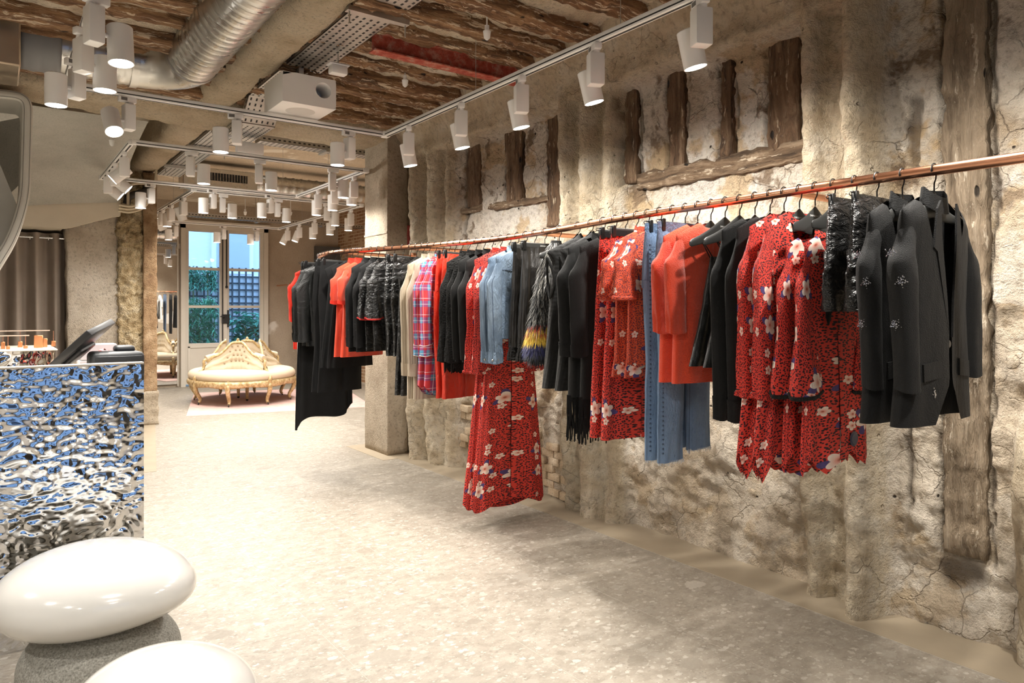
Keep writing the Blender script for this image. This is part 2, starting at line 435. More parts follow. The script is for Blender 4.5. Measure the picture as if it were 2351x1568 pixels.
corn = 0.15 * sstep(2.45, 2.50, cz) + 0.12 * sstep(2.56, 2.80, cz)
ribm = np.maximum(ribm, sstep(2.46, 2.5, cz))
low = 1 - sstep(1.55, 1.75, ZZ + 0.1 * fbm(YY * 2, 1.0, ZZ * 2, 2))
# rubble stones in the lower half
ca = np.cos(0.4)
jit = 0.5 + 0.5 * vnoise(YY * 5.5 + 3, ZZ * 5.5, 4.4)
stones = np.abs(vnoise(YY * 7.0 + 0.6 * fbm(YY * 4, ZZ * 4, 2, 2), ZZ * 8.0, 1.5))
relief = 0.022 * fbm(YY * 2.2, ZZ * 2.2, 0.7, 4) + 0.017 * fbm(YY * 15, ZZ * 17, 2.7, 4) + 0.005 * fbm(YY * 55, ZZ * 55, 3.7, 2) + low * (0.035 * stones + 0.02 * fbm(YY * 6, ZZ * 6, 5, 2))
relief = relief * (1 - 0.55 * ribm) + 0.010 * ribm * fbm(YY * 30, ZZ * 18, 8.1, 3)
dark = np.zeros_like(YY)
# crevices beside ribs and timbers
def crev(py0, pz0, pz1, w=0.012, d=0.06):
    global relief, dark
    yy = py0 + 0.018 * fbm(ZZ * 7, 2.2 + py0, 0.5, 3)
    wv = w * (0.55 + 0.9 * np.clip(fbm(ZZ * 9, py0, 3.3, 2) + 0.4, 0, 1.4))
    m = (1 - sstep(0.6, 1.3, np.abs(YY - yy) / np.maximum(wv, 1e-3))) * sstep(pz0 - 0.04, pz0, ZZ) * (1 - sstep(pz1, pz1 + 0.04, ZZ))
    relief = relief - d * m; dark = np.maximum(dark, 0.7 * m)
def yz(px, py, X=XW): p = at_X(px, py, X); return p.y, p.z
POSTS = [  # px left, px right, py top, py bottom, material
    (1437, 1463, 190, 418, 'post'), (1536, 1573, 158, 392, 'post'), (1656, 1684, 112, 358, 'post'), (1764, 1838, 66, 342, 'post'),
    (1075, 1105, 322, 480, 'post'), (1163, 1199, 288, 466, 'post'), (1258, 1297, 250, 516, 'post'), (2166, 2270, -60, 1290, 'oldpost')]
BEAMS = [(1466, 418, 1858, 346, 44), (1060, 486, 1262, 455, 20)]
tim = np.zeros_like(YY)
for (x0, x1, t, b, m) in POSTS:
    ya, za = yz(x1, b); yb, zb = yz(x0, t)
    tim = np.maximum(tim, sstep(ya - 0.02, ya, YY) * (1 - sstep(yb, yb + 0.02, YY)) * sstep(za - 0.03, za, ZZ) * (1 - sstep(zb, zb + 0.03, ZZ)))
    crev(ya - 0.008, za, min(zb, 2.42), 0.012, 0.04); crev(yb + 0.008, za, min(zb, 2.42), 0.007, 0.04)
relief = relief - 0.055 * tim
crev(1.37, 0.45, 0.95, 0.012, 0.03); crev(1.36, 1.80, 2.05, 0.025, 0.05); crev(4.66, 1.7, 2.45, 0.03, 0.06); crev(2.83, 1.9, 2.4, 0.015, 0.05)
# hollow at the foot of the big post
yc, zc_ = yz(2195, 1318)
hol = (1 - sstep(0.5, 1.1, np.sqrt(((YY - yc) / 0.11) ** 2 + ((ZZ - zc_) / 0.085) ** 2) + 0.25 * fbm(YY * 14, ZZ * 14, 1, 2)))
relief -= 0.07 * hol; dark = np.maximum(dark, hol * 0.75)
XX = XW - np.maximum(relief + rib, corn + 0.4 * relief) 
mb = MB(); mb.grid(np.stack([XX, YY, ZZ], -1))
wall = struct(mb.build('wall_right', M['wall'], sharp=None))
ca_ = wall.data.color_attributes.new('zone', 'FLOAT_COLOR', 'POINT')
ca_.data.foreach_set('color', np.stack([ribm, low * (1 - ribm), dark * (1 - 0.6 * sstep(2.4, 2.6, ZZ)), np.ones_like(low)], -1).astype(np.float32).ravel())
for (x0, x1, t, b, m) in POSTS:
    ya, za = yz(x1, b); yb, zb = yz(x0, t)
    w_ = MB(); rough(w_, 2, (XW - 0.012, ya, za), (XW + 0.10, yb, zb), 0.018, 0.010, 14, 0.012, ya * 7, 0.006, 45)
    w_.build('timber_post', M[m], wall, sharp=None)
for (xa, y0, xb, y1, th) in BEAMS:
    ya, za = yz(xb, y1); yb, zb = yz(xa, y0); hw = th / 2 / 1640 * 3.9
    w_ = MB(); rough(w_, 1, (XW - 0.02, ya, -hw), (XW + 0.09, yb, hw), 0.02, 0.010, 12, 0.012, ya * 3, 0.006, 45)
    sl = (zb - za) / (yb - ya)
    w_.v = [(p[0], p[1], p[2] + za + sl * (p[1] - ya)) for p in w_.v]
    w_.build('timber_rail', M['hbeam'], wall, sharp=None)
rb = random.Random(4)
bricks = [MB().rbox((-0.02, -0.062, -0.026), (0.03, 0.062, 0.026), 0.006, 2).mesh('brick', M['brickpiece']) for k in range(2)]
for (px, ylo, yhi, rows, cols) in ((1268, 1140, 1000, 8, 3), (1068, 1030, 930, 6, 2)):
    y0, z0 = yz(px, ylo, XW - 0.03); _, z1 = yz(px, yhi, XW - 0.03)
    for r_ in range(rows):
        for c_ in range(cols):
            if rb.random() < 0.18: continue
            inst('brick', bricks[(r_ + c_) % 2], wall, (XW - 0.012 + rb.uniform(-0.012, 0.012), y0 + (c_ - (cols - 1) / 2) * 0.134 + (0.066 if r_ % 2 else 0), z0 + (z1 - z0) * (r_ + 0.5) / rows),
                 (rb.uniform(-0.03, 0.03), 0, rb.uniform(-0.05, 0.05)), (1, rb.uniform(0.85, 1.0), rb.uniform(0.9, 1.05)))

# ------------------------------------------------------------------ pillar and beams
pm = MB(); rough(pm, 2, (2.67, 5.45, 0), (2.86, 5.90, 2.80), 0.05, 0.004, 5, 0.008, 3, 0.002, 40)
pil = struct(pm.build('pillar_concrete', M['conc'], sharp=None)); 
MB().box((2.664, 5.452, 1.865), (2.672, 5.90, 1.880)).build('cast_joint', M['conc'], pil, False)
pm = MB(); rough(pm, 2, (2.845, 5.47, 0), (3.3, 5.95, 2.80), 0.035, 0.022, 6, 0.03, 9, 0.01, 26)
pm.build('rough_flank', M['conc'], pil, sharp=None)
red = simple('red_paint_patch', (0.36, 0.06, 0.05), 0.7, vary=0.3)
for (px, py, w, h) in ((942, 545, 0.03, 0.10), (946, 905, 0.03, 0.09), (948, 955, 0.025, 0.06)):
    p = at_Y(px, py, 5.45); q = MB()
    rough(q, 2, (p.x - w, 5.443, p.z - h), (p.x + w, 5.48, p.z + h), 0.02, 0.006, 30, 0.012, px)
    q.build('paint_patch', red, pil, sharp=None)
bm_ = MB(); rough(bm_, 0, (-2.7, 5.45, 2.64), (5.3, 5.97, 3.05), 0.05, 0.020, 3.5, 0.07, 1, 0.007, 28)
struct(bm_.build('ceiling_crossbeam', M['beam'], sharp=None))
bm_ = MB(); rough(bm_, 1, (1.16, -2.7, 2.68), (1.43, 8.7, 3.05), 0.05, 0.024, 3.2, 0.08, 5, 0.008, 28)
struct(bm_.build('ceiling_long_beam', M['beam'], sharp=None))

# ------------------------------------------------------------------ ceiling with joists
cu, cv = np.meshgrid(np.linspace(-2.8, 3.0, 150), np.linspace(-2.8, 5.6, 210), indexing='ij')
cz_ = 2.785 + 0.020 * fbm(cu * 3, cv * 5, 1.1, 4) + 0.008 * fbm(cu * 20, cv * 20, 2, 2)
mb = MB(); mb.grid(np.stack([cu, cv, cz_], -1), flip=True)
ceil = struct(mb.build('ceiling', M['ceil'], sharp=None))
MB().box((-2.9, -2.9, 2.96), (5.3, 12.6, 3.1)).build('slab', M['ceil_back'], ceil, False)
rj = random.Random(11)
y = -0.9; k = 0
while y < 5.25:
    w_ = rj.uniform(0.10, 0.16)
    zb_ = rj.uniform(2.70, 2.74)
    j = MB(); rough(j, 0, (1.42, y, zb_), (2.74, y + w_, 2.93), 0.026, 0.016, 9, 0.02, k * 3.7, 0.009, 38)
    j.build('joist', M['joist'], ceil, sharp=None)
    if y > 1.2:
        j = MB(); rough(j, 0, (-2.6, y + 0.05, zb_), (1.18, y + 0.05 + w_, 2.93), 0.04, 0.016, 9, 0.02, k * 2.1 + 40, 0.009, 38)
        j.build('joist', M['joist'], ceil, sharp=None)
    y += w_ + rj.uniform(0.13, 0.20); k += 1

# ------------------------------------------------------------------ back room, side and front walls
DX0, DX1, DZ = 2.41, 3.78, 2.60
wb = MB(); wb.box((1.2, 12.3, 0), (DX0, 12.5, 3.0)); wb.box((DX1, 12.3, 0), (5.3, 12.5, 3.0)); wb.box((DX0, 12.3, DZ), (DX1, 12.5, 3.0))
struct(wb.build('wall_back', M['cement'], smooth=False))
struct(MB().box((5.05, 5.9, 0), (5.3, 12.4, 3.0)).build('wall_back_right', M['brick'], smooth=False))
struct(MB().box((3.0, 5.93, 0), (5.1, 6.0, 3.0)).build('wall_return', M['cement'], smooth=False))
struct(MB().box((4.60, 12.20, 0), (5.05, 12.32, 2.35)).build('door_2', simple('grey_blue_door', (0.10, 0.10, 0.095), 0.6), smooth=False))
struct(MB().box((1.0, 8.72, 0), (1.25, 12.5, 3.0)).build('wall_back_left', M['cement'], smooth=False))
struct(MB().box((-2.9, -2.9, 0), (-2.7, 9.2, 3.0)).build('wall_left', simple('white_wall', (0.75, 0.72, 0.66), 0.8), smooth=False))
struct(MB().box((-2.8, 9.0, 0), (1.1, 9.2, 3.0)).build('wall_stair', simple('stair_wall_paint', (0.55, 0.50, 0.43), 0.8), smooth=False))
fw = MB()
for (x0, x1, z0, z1) in ((-2.8, -0.9, 0, 3), (1.5, 3.2, 0, 3), (-0.9, 1.5, 0, 0.12), (-0.9, 1.5, 2.45, 3.0)):
    fw.box((x0, -2.9, z0), (x1, -2.75, z1))
struct(fw.build('wall_front', simple('dark_shopfront', (0.10, 0.095, 0.09), 0.6), smooth=False))
struct(MB().box((-0.9, -2.83, 0.12), (1.5, -2.82, 2.45)).build('window_1', M['glass'], smooth=False))
ob = thing('sky_block_building', 'unseen grey building added behind the camera to block blue sky', 'building', (0.0, -10.0, 0))  # unseen building added to keep blue sky out of the counter reflections
MB().box((-14, -3, 0), (14, 0, 16)).build('facade', simple('grey_street_render', (0.30, 0.32, 0.36), 0.9), ob, False)
for k in range(6):
    MB().box((-7.5 + k * 2.6, -0.02, 0.9), (-6.3 + k * 2.6, 0.05, 3.0)).build('window', simple('dark_street_window', (0.03, 0.035, 0.045), 0.2), ob, False)
struct(MB().box((-14, -10, -0.2), (14, -2.9, -0.05)).build('ground_street', simple('street_asphalt', (0.12, 0.12, 0.125), 0.9), smooth=False))
wl = MB(); rough(wl, 2, (0.60, 8.48, 0), (1.07, 8.8, 2.62), 0.04, 0.018, 3.5, 0.02, 21, 0.007, 22)
struct(wl.build('wall_concrete', M['conc_l'], sharp=None))
wc = MB(); rough(wc, 2, (1.055, 8.44, 0), (1.30, 8.8, 2.70), 0.016, 0.022, 22, 0.03, 31, 0.016, 55)
colm = struct(wc.build('pillar_hacked', M['rough'], sharp=None))
wc = MB(); rough(wc, 2, (1.285, 8.40, 0), (1.42, 8.75, 2.68), 0.03, 0.006, 10, 0.012, 36, 0.004, 40)
wc.build('corner_post', m_plaster('brown_post', (0.18, 0.10, 0.05), (0.30, 0.19, 0.10), (0.44, 0.32, 0.20), 2.0, 0.01, 30.0), colm, sharp=None)
wc = MB(); rough(wc, 2, (1.275, 8.39, 0), (1.432, 8.76, 0.36), 0.025, 0.006, 20, 0.012, 38, 0.006, 60)
wc.build('post_footing', M['conc'], colm, sharp=None)
# ------------------------------------------------------------------ object materials
def m_galv(name, col=(0.62, 0.61, 0.58), rough=0.28):
    g = G(name, col, rough, 1.0); p = g.obj()
    n = g.noise(p, 9.0, 4); g.p('Roughness', g.ramp(n, [(0.3, rough - 0.08), (0.7, rough + 0.12)]))
    g.bump(g.noise(p, 14.0, 2), 0.15, 0.01); return g.m
M['galv'] = m_galv('galvanised_steel')
M['tray'] = m_galv('zinc_tray', (0.55, 0.54, 0.51), 0.42)
M['black'] = simple('black_shadow_gap', (0.012, 0.012, 0.013), 0.6)
M['white'] = simple('white_powder_coat', (0.90, 0.89, 0.875), 0.42)
M['grill'] = simple('white_grille', (0.66, 0.65, 0.63), 0.7, bump=(260.0, 0.6, 0.002))
g = G('lamp_lens', (1, 1, 1), 0.3); g.p('Emission Color', (1.0, 0.95, 0.86)); g.p('Emission Strength', 9.0); M['lens'] = g.m; g.m.cycles.emission_sampling = 'NONE'
g = G('copper', (0.88, 0.44, 0.27), 0.22, 1.0); g.p('Roughness', g.ramp(g.noise(g.obj(), 5.0, 3), [(0.3, 0.17), (0.7, 0.30)])); M['copper'] = g.m
M['chrome'] = G('chrome', (0.75, 0.74, 0.72), 0.12, 1.0).m
M['stair'] = m_plaster('stair_plaster', (0.38, 0.37, 0.33), (0.46, 0.45, 0.405), (0.52, 0.51, 0.46), 0.5, 0.002, 90.0)
M['stairw'] = simple('stair_edge_white', (0.66, 0.64, 0.58), 0.5, vary=0.03)
M['fascia'] = simple('stair_fascia_paint', (0.70, 0.63, 0.51), 0.7, vary=0.03)
M['curtain'] = simple('taupe_curtain_cloth', (0.34, 0.285, 0.24), 0.95, bump=(300.0, 0.4, 0.002), vary=0.06)
g = G('hammered_steel', (0.80, 0.80, 0.80), 0.045, 1.0); M['hammer'] = g.m
M['ledge'] = simple('cream_counter_edge', (0.70, 0.64, 0.55), 0.45)
M['screen'] = simple('black_plastic', (0.018, 0.018, 0.02), 0.42)
M['plastic'] = simple('charcoal_plastic', (0.035, 0.038, 0.042), 0.5, bump=(500.0, 0.3, 0.001))
M['boxwhite'] = simple('white_card_box', (0.72, 0.70, 0.72), 0.7, vary=0.03)
g = G('red_sequins', (0.5, 0.02, 0.03), 0.3, 0.3); v_ = g.vor(g.obj(), 130.0, 'Color'); g.p('Base Color', g.ramp(g.n('SeparateColor', {0: v_}), [(0.3, (0.5, 0.015, 0.02)), (0.55, (0.8, 0.08, 0.07)), (0.72, (0.75, 0.7, 0.68)), (0.85, (0.08, 0.02, 0.02))])); M['sequin'] = g.m
g = G('white_lacquer', (0.66, 0.645, 0.61), 0.16, 0.0); g.p('Coat Weight', 0.6); g.p('Coat Roughness', 0.06); M['lacquer'] = g.m
g = G('grey_granite', rough=0.75); n_ = g.noise(g.obj(), 170.0, 3, 0.7); g.p('Base Color', g.ramp(n_, [(0.35, (0.15, 0.145, 0.125)), (0.5, (0.26, 0.25, 0.22)), (0.68, (0.38, 0.37, 0.33))])); g.bump(n_, 0.3, 0.004); M['granite'] = g.m
M['redsteel'] = m_plaster('red_lead_steel', (0.34, 0.05, 0.03), (0.50, 0.11, 0.07), (0.60, 0.36, 0.28), 5.0, 0.006, 60.0)
M['cable'] = simple('cream_cable', (0.66, 0.58, 0.43), 0.5)
M['darkpipe'] = simple('dark_pipe', (0.045, 0.042, 0.038), 0.5)

# ------------------------------------------------------------------ ventilation ducts
def ribbed(mb, pts, r, step=0.012, every=6, h=0.005, seg=28):
    P = [Vector(p) for p in pts]; out = []; rs = []; k = 0
    for a, b in zip(P[:-1], P[1:]):
        n = max(1, int((b - a).length / step))
        for i in range(n):
            out.append(a.lerp(b, i / n)); rs.append(r + (h if (k % every) == 0 else 0.0)); k += 1
    out.append(P[-1]); rs.append(r)
    return mb.tube(out, rs, seg)
DZc, DY, DXc, DR = 2.72, 4.84, 0.965, 0.142
t = thing('ventilation_duct', 'shiny spiral steel duct with elbow under the front ceiling joists', 'duct', (DXc, DY, 2.5))
t_inv = Vector((-DXc, -DY, -2.5))
def off(mb):
    mb.v = [(p[0] + t_inv.x, p[1] + t_inv.y, p[2] + t_inv.z) for p in mb.v]; return mb
off(ribbed(MB(), [(DXc, -2.6, DZc), (DXc, DY - 0.27, DZc)], DR, 0.0125, 6, 0.005)).build('spiral_run', M['galv'], t, sharp=None)
el = [(DXc - 0.27 + 0.27 * math.cos(a), DY - 0.27 + 0.27 * math.sin(a), DZc) for a in np.linspace(0, math.pi / 2, 9)]
off(MB().tube(el, DR + 0.004, 28)).build('elbow', M['galv'], t)
off(MB().tube([(el[0][0], el[0][1] - 0.03, DZc), (el[0][0], el[0][1] + 0.01, DZc)], DR + 0.010, 28)).build('collar', M['galv'], t)
off(MB().tube([(el[-1][0] + 0.01, DY, DZc), (el[-1][0] - 0.03, DY, DZc)], DR + 0.010, 28)).build('collar', M['galv'], t)
off(ribbed(MB(), [(DXc - 0.27, DY, DZc), (0.30, DY, DZc)], DR - 0.002, 0.016, 5, 0.006)).build('ribbed_run', M['galv'], t, sharp=None)
off(ribbed(MB(), [(0.31, DY, DZc), (0.12, DY, DZc)], DR + 0.006, 0.02, 3, 0.004)).build('flexible_sleeve', simple('grey_duct_sleeve', (0.20, 0.20, 0.205), 0.45), t, sharp=None)
off(MB().rbox((-0.75, DY - 0.22, DZc - 0.20), (0.12, DY + 0.22, DZc + 0.16), 0.008, 1)).build('plenum_box', m_galv('foil_duct_board', (0.55, 0.47, 0.36), 0.4), t)
bd = thing('ventilation_duct', 'silver ribbed duct with black grille under the back room ceiling', 'duct', (2.7, 8.9, 2.6))
b0 = Vector((2.7, 8.9, 2.6))
mbd = ribbed(MB(), [(2.55, 8.9, 2.76), (4.9, 8.9, 2.76)], 0.115, 0.02, 5, 0.008, 20); mbd.v = [tuple(Vector(p) - b0) for p in mbd.v]
mbd.build('spiral_run', M['galv'], bd, sharp=None)
mbd = MB().rbox((-0.95, -0.13, 0.04), (-0.12, 0.13, 0.27), 0.006, 1); mbd.build('rectangular_section', M['galv'], bd)
mbd = MB().box((-0.72, -0.137, 0.13), (-0.24, -0.13, 0.22)); mbd.build('grille_opening', M['black'], bd, False)
for k in range(15):
    MB().box((-0.71 + k * 0.032, -0.142, 0.132), (-0.706 + k * 0.032, -0.134, 0.218)).build('grille_bar', M['galv'], bd, False)

# ------------------------------------------------------------------ cable trays
def tray_run(name, label, segs, width, holes_axis, hang=()):
    """segs: polyline in 3d, flat tray of given width across x (holes_axis 1) or across y (0)"""
    p0 = Vector(segs[0]); t = thing(name, label, 'cable tray', p0)
    side = Vector((1, 0, 0)) if holes_axis == 1 else Vector((0, 1, 0))
    pan = MB(); slots = MB()
    for a, b in zip(segs[:-1], segs[1:]):
        a, b = Vector(a) - p0, Vector(b) - p0; d = (b - a); L = d.length; d.normalize(); up = side.cross(d) if holes_axis == 1 else d.cross(side)
        if up.z < 0: up = -up
        Mx = Matrix((side, d, up)).transposed().to_4x4(); Mx.translation = a
        hw = width / 2
        pan.box((-hw, -0.01, 0), (hw, L + 0.01, 0.003), Mx); pan.box((-hw, -0.01, 0), (-hw + 0.003, L + 0.01, 0.055), Mx); pan.box((hw - 0.003, -0.01, 0), (hw, L + 0.01, 0.055), Mx)
        n = int(L / 0.045); m = int(width / 0.034)
        for i in range(n):
            for j in range(m):
                x = -hw + (j + 0.5) * width / m
                slots.box((x - 0.0055, 0.012 + i * 0.045, -0.0012), (x + 0.0055, 0.034 + i * 0.045, 0.0005), Mx)
            slots.box((-hw - 0.001, 0.012 + i * 0.045, 0.02), (-hw + 0.001, 0.034 + i * 0.045, 0.032), Mx)
            slots.box((hw - 0.001, 0.012 + i * 0.045, 0.02), (hw + 0.001, 0.034 + i * 0.045, 0.032), Mx)
    pan.build('pan', M['tray'], t, False)
    o = slots.build('slots', M['black'], t, False); o['kind'] = 'stuff'
    for (x, y, z) in hang:
        c = Vector((x, y, z)) - p0; h = MB()
        if holes_axis == 1:
            h.box((c.x - width / 2 - 0.05, c.y - 0.02, c.z - 0.03), (c.x + width / 2 + 0.05, c.y + 0.02, c.z - 0.003))
            h.build('strut', M['tray'], t, False)
            for s in (-1, 1):
                q = Vector((c.x + s * (width / 2 + 0.035), c.y, 0)); MB().cyl((q.x, q.y, c.z - 0.09), (q.x, q.y, 2.95 - p0.z), 0.004, 8).build('threaded_rod', M['tray'], t)
        else:
            for s in (-1, 1): MB().cyl((c.x, c.y + s * (width / 2 + 0.01), c.z - 0.02), (c.x, c.y + s * (width / 2 + 0.01), 2.95 - p0.z), 0.004, 8).build('threaded_rod', M['tray'], t)
            MB().box((c.x - 0.02, c.y - width / 2 - 0.02, c.z - 0.02), (c.x + 0.02, c.y + width / 2 + 0.02, c.z - 0.003)).build('strut', M['tray'], t, False)
    return t
tray_run('cable_tray', 'long perforated zinc cable tray beside the plastered ceiling beam', [(1.565, -2.0, 2.72), (1.565, 5.12, 2.72), (1.565, 5.30, 2.565), (1.565, 6.06, 2.565), (1.565, 6.2, 2.70), (1.565, 8.6, 2.70)], 0.235, 1, [(1.565, 3.30, 2.715), (1.565, 6.85, 2.695), (1.565, 7.9, 2.695)])
tray_run('cable_tray', 'perforated cable tray crossing the back room behind the crossbeam', [(1.9, 6.42, 2.70), (4.9, 6.42, 2.70)], 0.16, 0, [(2.5, 6.42, 2.70), (3.6, 6.42, 2.70)])
tray_run('cable_tray', 'thin cable tray high on the far back room ceiling', [(1.5, 10.9, 2.55), (4.9, 10.9, 2.55)], 0.12, 0, [(2.2, 10.9, 2.55), (3.2, 10.9, 2.55), (4.2, 10.9, 2.55)])

# ------------------------------------------------------------------ loudspeaker, red beam, sensors
sp = thing('ceiling_speaker', 'white box loudspeaker with round port hung under the cable tray', 'loudspeaker', (1.54, 4.36, 2.45))
bmx = bmesh.new(); bmesh.ops.create_cube(bmx, size=1); bmx.free()
q = MB()
# front face as a ring around the port, then a bevelled shell behind it
hx, hz, hy, pr, pc = 0.165, 0.18, 0.175, 0.048, (0.085, 0.105)
ring = []
for k in range(32):
    a = 2 * math.pi * k / 32; ring.append((pc[0] + pr * math.cos(a), pc[1] + pr * math.sin(a)))
outer = []
for (x, z) in ring:
    dx, dz = x - pc[0], z - pc[1]
    ts = [((hx if dx > 0 else -hx) - pc[0]) / dx if abs(dx) > 1e-6 else 1e9, ((hz if dz > 0 else 0) - pc[1]) / dz if abs(dz) > 1e-6 else 1e9]
    s_ = min(ts); outer.append((pc[0] + dx * s_, pc[1] + dz * s_))
V = [(x, -hy, z) for x, z in outer] + [(x, -hy, z) for x, z in ring] + [(pc[0] + (x - pc[0]) * 0.93, -hy + 0.012, pc[1] + (z - pc[1]) * 0.93) for x, z in ring] + [(pc[0] + (x - pc[0]) * 0.72, -hy + 0.06, pc[1] + (z - pc[1]) * 0.72) for x, z in ring] + [(pc[0] + (x - pc[0]) * 0.68, -hy + 0.13, pc[1] + (z - pc[1]) * 0.68) for x, z in ring]
fs = [(l * 32 + k, l * 32 + (k + 1) % 32, (l + 1) * 32 + (k + 1) % 32, (l + 1) * 32 + k) for l in range(4) for k in range(32)]
fs.append(tuple(128 + k for k in range(32))); q.add(V, fs)
q.build('front_port', M['white'], sp)
q = MB(); q.rbox((-hx, -hy + 0.0005, 0), (hx, hy, hz), 0.004, 2); q.f = [f for f in q.f if not all(abs(q.v[i][1] - (-hy + 0.0005)) < 1e-5 for i in f)]
q.build('cabinet', M['white'], sp)
MB().lathe([(0.0, -0.001), (0.088, -0.001), (0.090, 0.002)], 32, (0, -0.01, 0), cap=False).build('driver_grille', M['grill'], sp)
MB().box((-0.015, -0.03, hz), (0.015, 0.03, 0.268)).build('bracket', M['tray'], sp, False)
rbm = MB(); rbm.box((1.70, 3.62, 2.655), (2.70, 3.70, 2.662)); rbm.box((1.70, 3.657, 2.66), (2.70, 3.663, 2.76)); rbm.box((1.70, 3.62, 2.755), (2.70, 3.70, 2.762))
tag(rbm.build('steel_beam', M['redsteel'], smooth=False), 'red painted steel beam between the dark ceiling joists', 'steel beam')
cone = [(0.006, -0.045), (0.016, -0.035), (0.021, 0.0), (0.012, 0.004), (0.012, 0.03)]
for (px, py, z, lab) in ((1118, 72, 2.66, 'small white ceiling sensor below the joist near the wall track'), (930, 184, 2.70, 'small white ceiling sensor to the right of the box loudspeaker'),
        (257, 322, 2.50, 'small white sensor under the grey stair soffit'), (563, 486, 2.45, 'small white sensor above the left leaf of the garden door'), (667, 487, 2.45, 'small white sensor above the right leaf of the garden door')):
    p = at_z(px, py, z)
    o = MB().lathe(cone, 16, (0, 0, 0)); o.lathe([(0.004, 0.03), (0.004, 2.95 - z if z > 2.46 and px > 800 else 0.16)], 8)
    o = o.build('ceiling_sensor', M['white'], loc=p); tag(o, lab, 'sensor', 'small ceiling sensors')
ebx = thing('emergency_light', 'small clear emergency light behind the box loudspeaker', 'emergency light', at_z(776, 160, 2.62))
MB().rbox((-0.05, -0.03, -0.03), (0.05, 0.03, 0.02), 0.008, 2).build('housing', M['white'], ebx); MB().rbox((-0.06, -0.035, 0.02), (0.06, 0.035, 0.03), 0.003, 1).build('plate', M['boxwhite'], ebx)
MB().cyl((0, 0, 0.03), (0, 0, 0.092), 0.005).build('drop_rod', M['tray'], ebx)

# ------------------------------------------------------------------ lighting tracks and spotlights
TZ = 2.42
def bar(mb, a, b):
    a, b = Vector(a), Vector(b); d = (b - a); L = d.length; d.normalize(); s = d.cross(Vector((0, 0, 1)))
    Mx = Matrix((d, -s, Vector((0, 0, 1)))).transposed().to_4x4(); Mx.translation = a
    mb.rbox((0, -0.018, -0.016), (L, 0.018, 0.020), 0.006, 2, Mx); return Mx, L
def track(label, pts):
    p0 = Vector(pts[0]); t = thing('lighting_track', label, 'track', p0)
    for a, b in zip(pts[:-1], pts[1:]):
        a, b = Vector(a) - p0, Vector(b) - p0
        q = MB(); Mx, L = bar(q, a, b); q.build('track_bar', M['white'], t)
        q = MB(); q.box((0.03, -0.006, -0.0168), (L - 0.03, 0.006, -0.0158), Mx); q.box((0.03, -0.0188, -0.006), (L - 0.03, -0.0178, 0.000), Mx); q.box((0.03, 0.0178, -0.006), (L - 0.03, 0.0188, 0.000), Mx)
        q.build('contact_slot', M['black'], t, False)
        for k in range(1, int(L / 1.2) + 1):
            c = a.lerp(b, k / (int(L / 1.2) + 1))
            if 0.6 < (c + p0).x < 1.8 and (c + p0).y < 7.6: continue
            MB().cyl((c.x, c.y, 0.02), (c.x, c.y, 0.345 if (c + p0).y < 5.4 else 0.54), 0.0018, 6).build('suspension_wire', M['tray'], t)
    for c in pts[1:-1]:
        c = Vector(c) - p0; MB().rbox((c.x - 0.026, c.y - 0.026, c.z - 0.018), (c.x + 0.026, c.y + 0.026, c.z + 0.022), 0.006, 2).build('corner_joint', M['white'], t)
    return t
TR = (2.175, 4.47); TL = 0.315
track('white lighting track above the clothes rail and counter', [(TR[0], -1.2, TZ), (TR[0], TR[1], TZ), (TL, TR[1], TZ), (TL, -1.2, TZ)])
A2 = [(0.80, 5.73), (2.60, 5.73), (2.60, 7.42), (0.80, 7.42)]
track('white rectangular lighting track behind the plastered crossbeam', [p + (TZ,) for p in A2] + [A2[0] + (TZ,)])
A3 = [(1.62, 7.66), (3.42, 7.66), (3.42, 10.55), (1.62, 10.55)]
track('white rectangular lighting track deep in the back room', [p + (TZ,) for p in A3] + [A3[0] + (TZ,)])
bxp = at_z(588, 342, TZ + 0.03)
tag(MB().rbox((-0.10, -0.035, -0.03), (0.10, 0.035, 0.055), 0.004, 2).build('power_box', M['white'], loc=(bxp.x, 5.73, TZ + 0.052)), 'white power feed box on the middle lighting track', 'power box')

lm_ad = MB(); lm_ad.rbox((-0.045, -0.017, -0.046), (0.045, 0.017, -0.016), 0.004, 2); lm_ad.cyl((0.02, 0, -0.046), (0.02, 0, -0.062), 0.015, 14)
lm_ad = lm_ad.mesh('adapter', M['white'])
lm_lab = MB().box((-0.036, -0.0176, -0.040), (-0.004, -0.0168, -0.022)).mesh('rating_plate', simple('grey_print', (0.16, 0.15, 0.14), 0.6), False)
lm_bx = MB().rbox((-0.020, -0.035, -0.20), (0.036, 0.035, -0.058), 0.006, 2).mesh('driver_box', M['white'])
LR, LL = 0.046, 0.145
lm_hd = MB().lathe([(0.008, 0.030), (0.014, 0.0305), (0.0145, 0.029), (LR - 0.004, 0.029), (LR, 0.025), (LR, 0.028 - LL), (LR - 0.003, 0.028 - LL), (LR - 0.003, 0.034 - LL)], 28, cap=False)
lm_hd.cyl((LR - 0.004, 0, -0.02), (LR + 0.022, 0, -0.02), 0.009, 12)
lm_hd = lm_hd.mesh('lamp_head', M['white'])
lm_ln = MB().lathe([(0.0005, 0.033 - LL), (LR - 0.003, 0.033 - LL)], 28, cap=False); lm_ln.f = [f[::-1] for f in lm_ln.f]; lm_ln = lm_ln.mesh('lens', M['lens'])
ldat = bpy.data.lights.new('spot_beam', 'SPOT'); ldat.energy = SPOT_W; ldat.spot_size = R(165); ldat.spot_blend = 1.0; ldat.shadow_soft_size = 0.035; ldat.color = (1.0, 0.95, 0.875)
ldat2 = ldat.copy(); ldat2.energy = SPOT_W * 0.62
ORD = ['first', 'second', 'third', 'fourth', 'fifth', 'sixth']
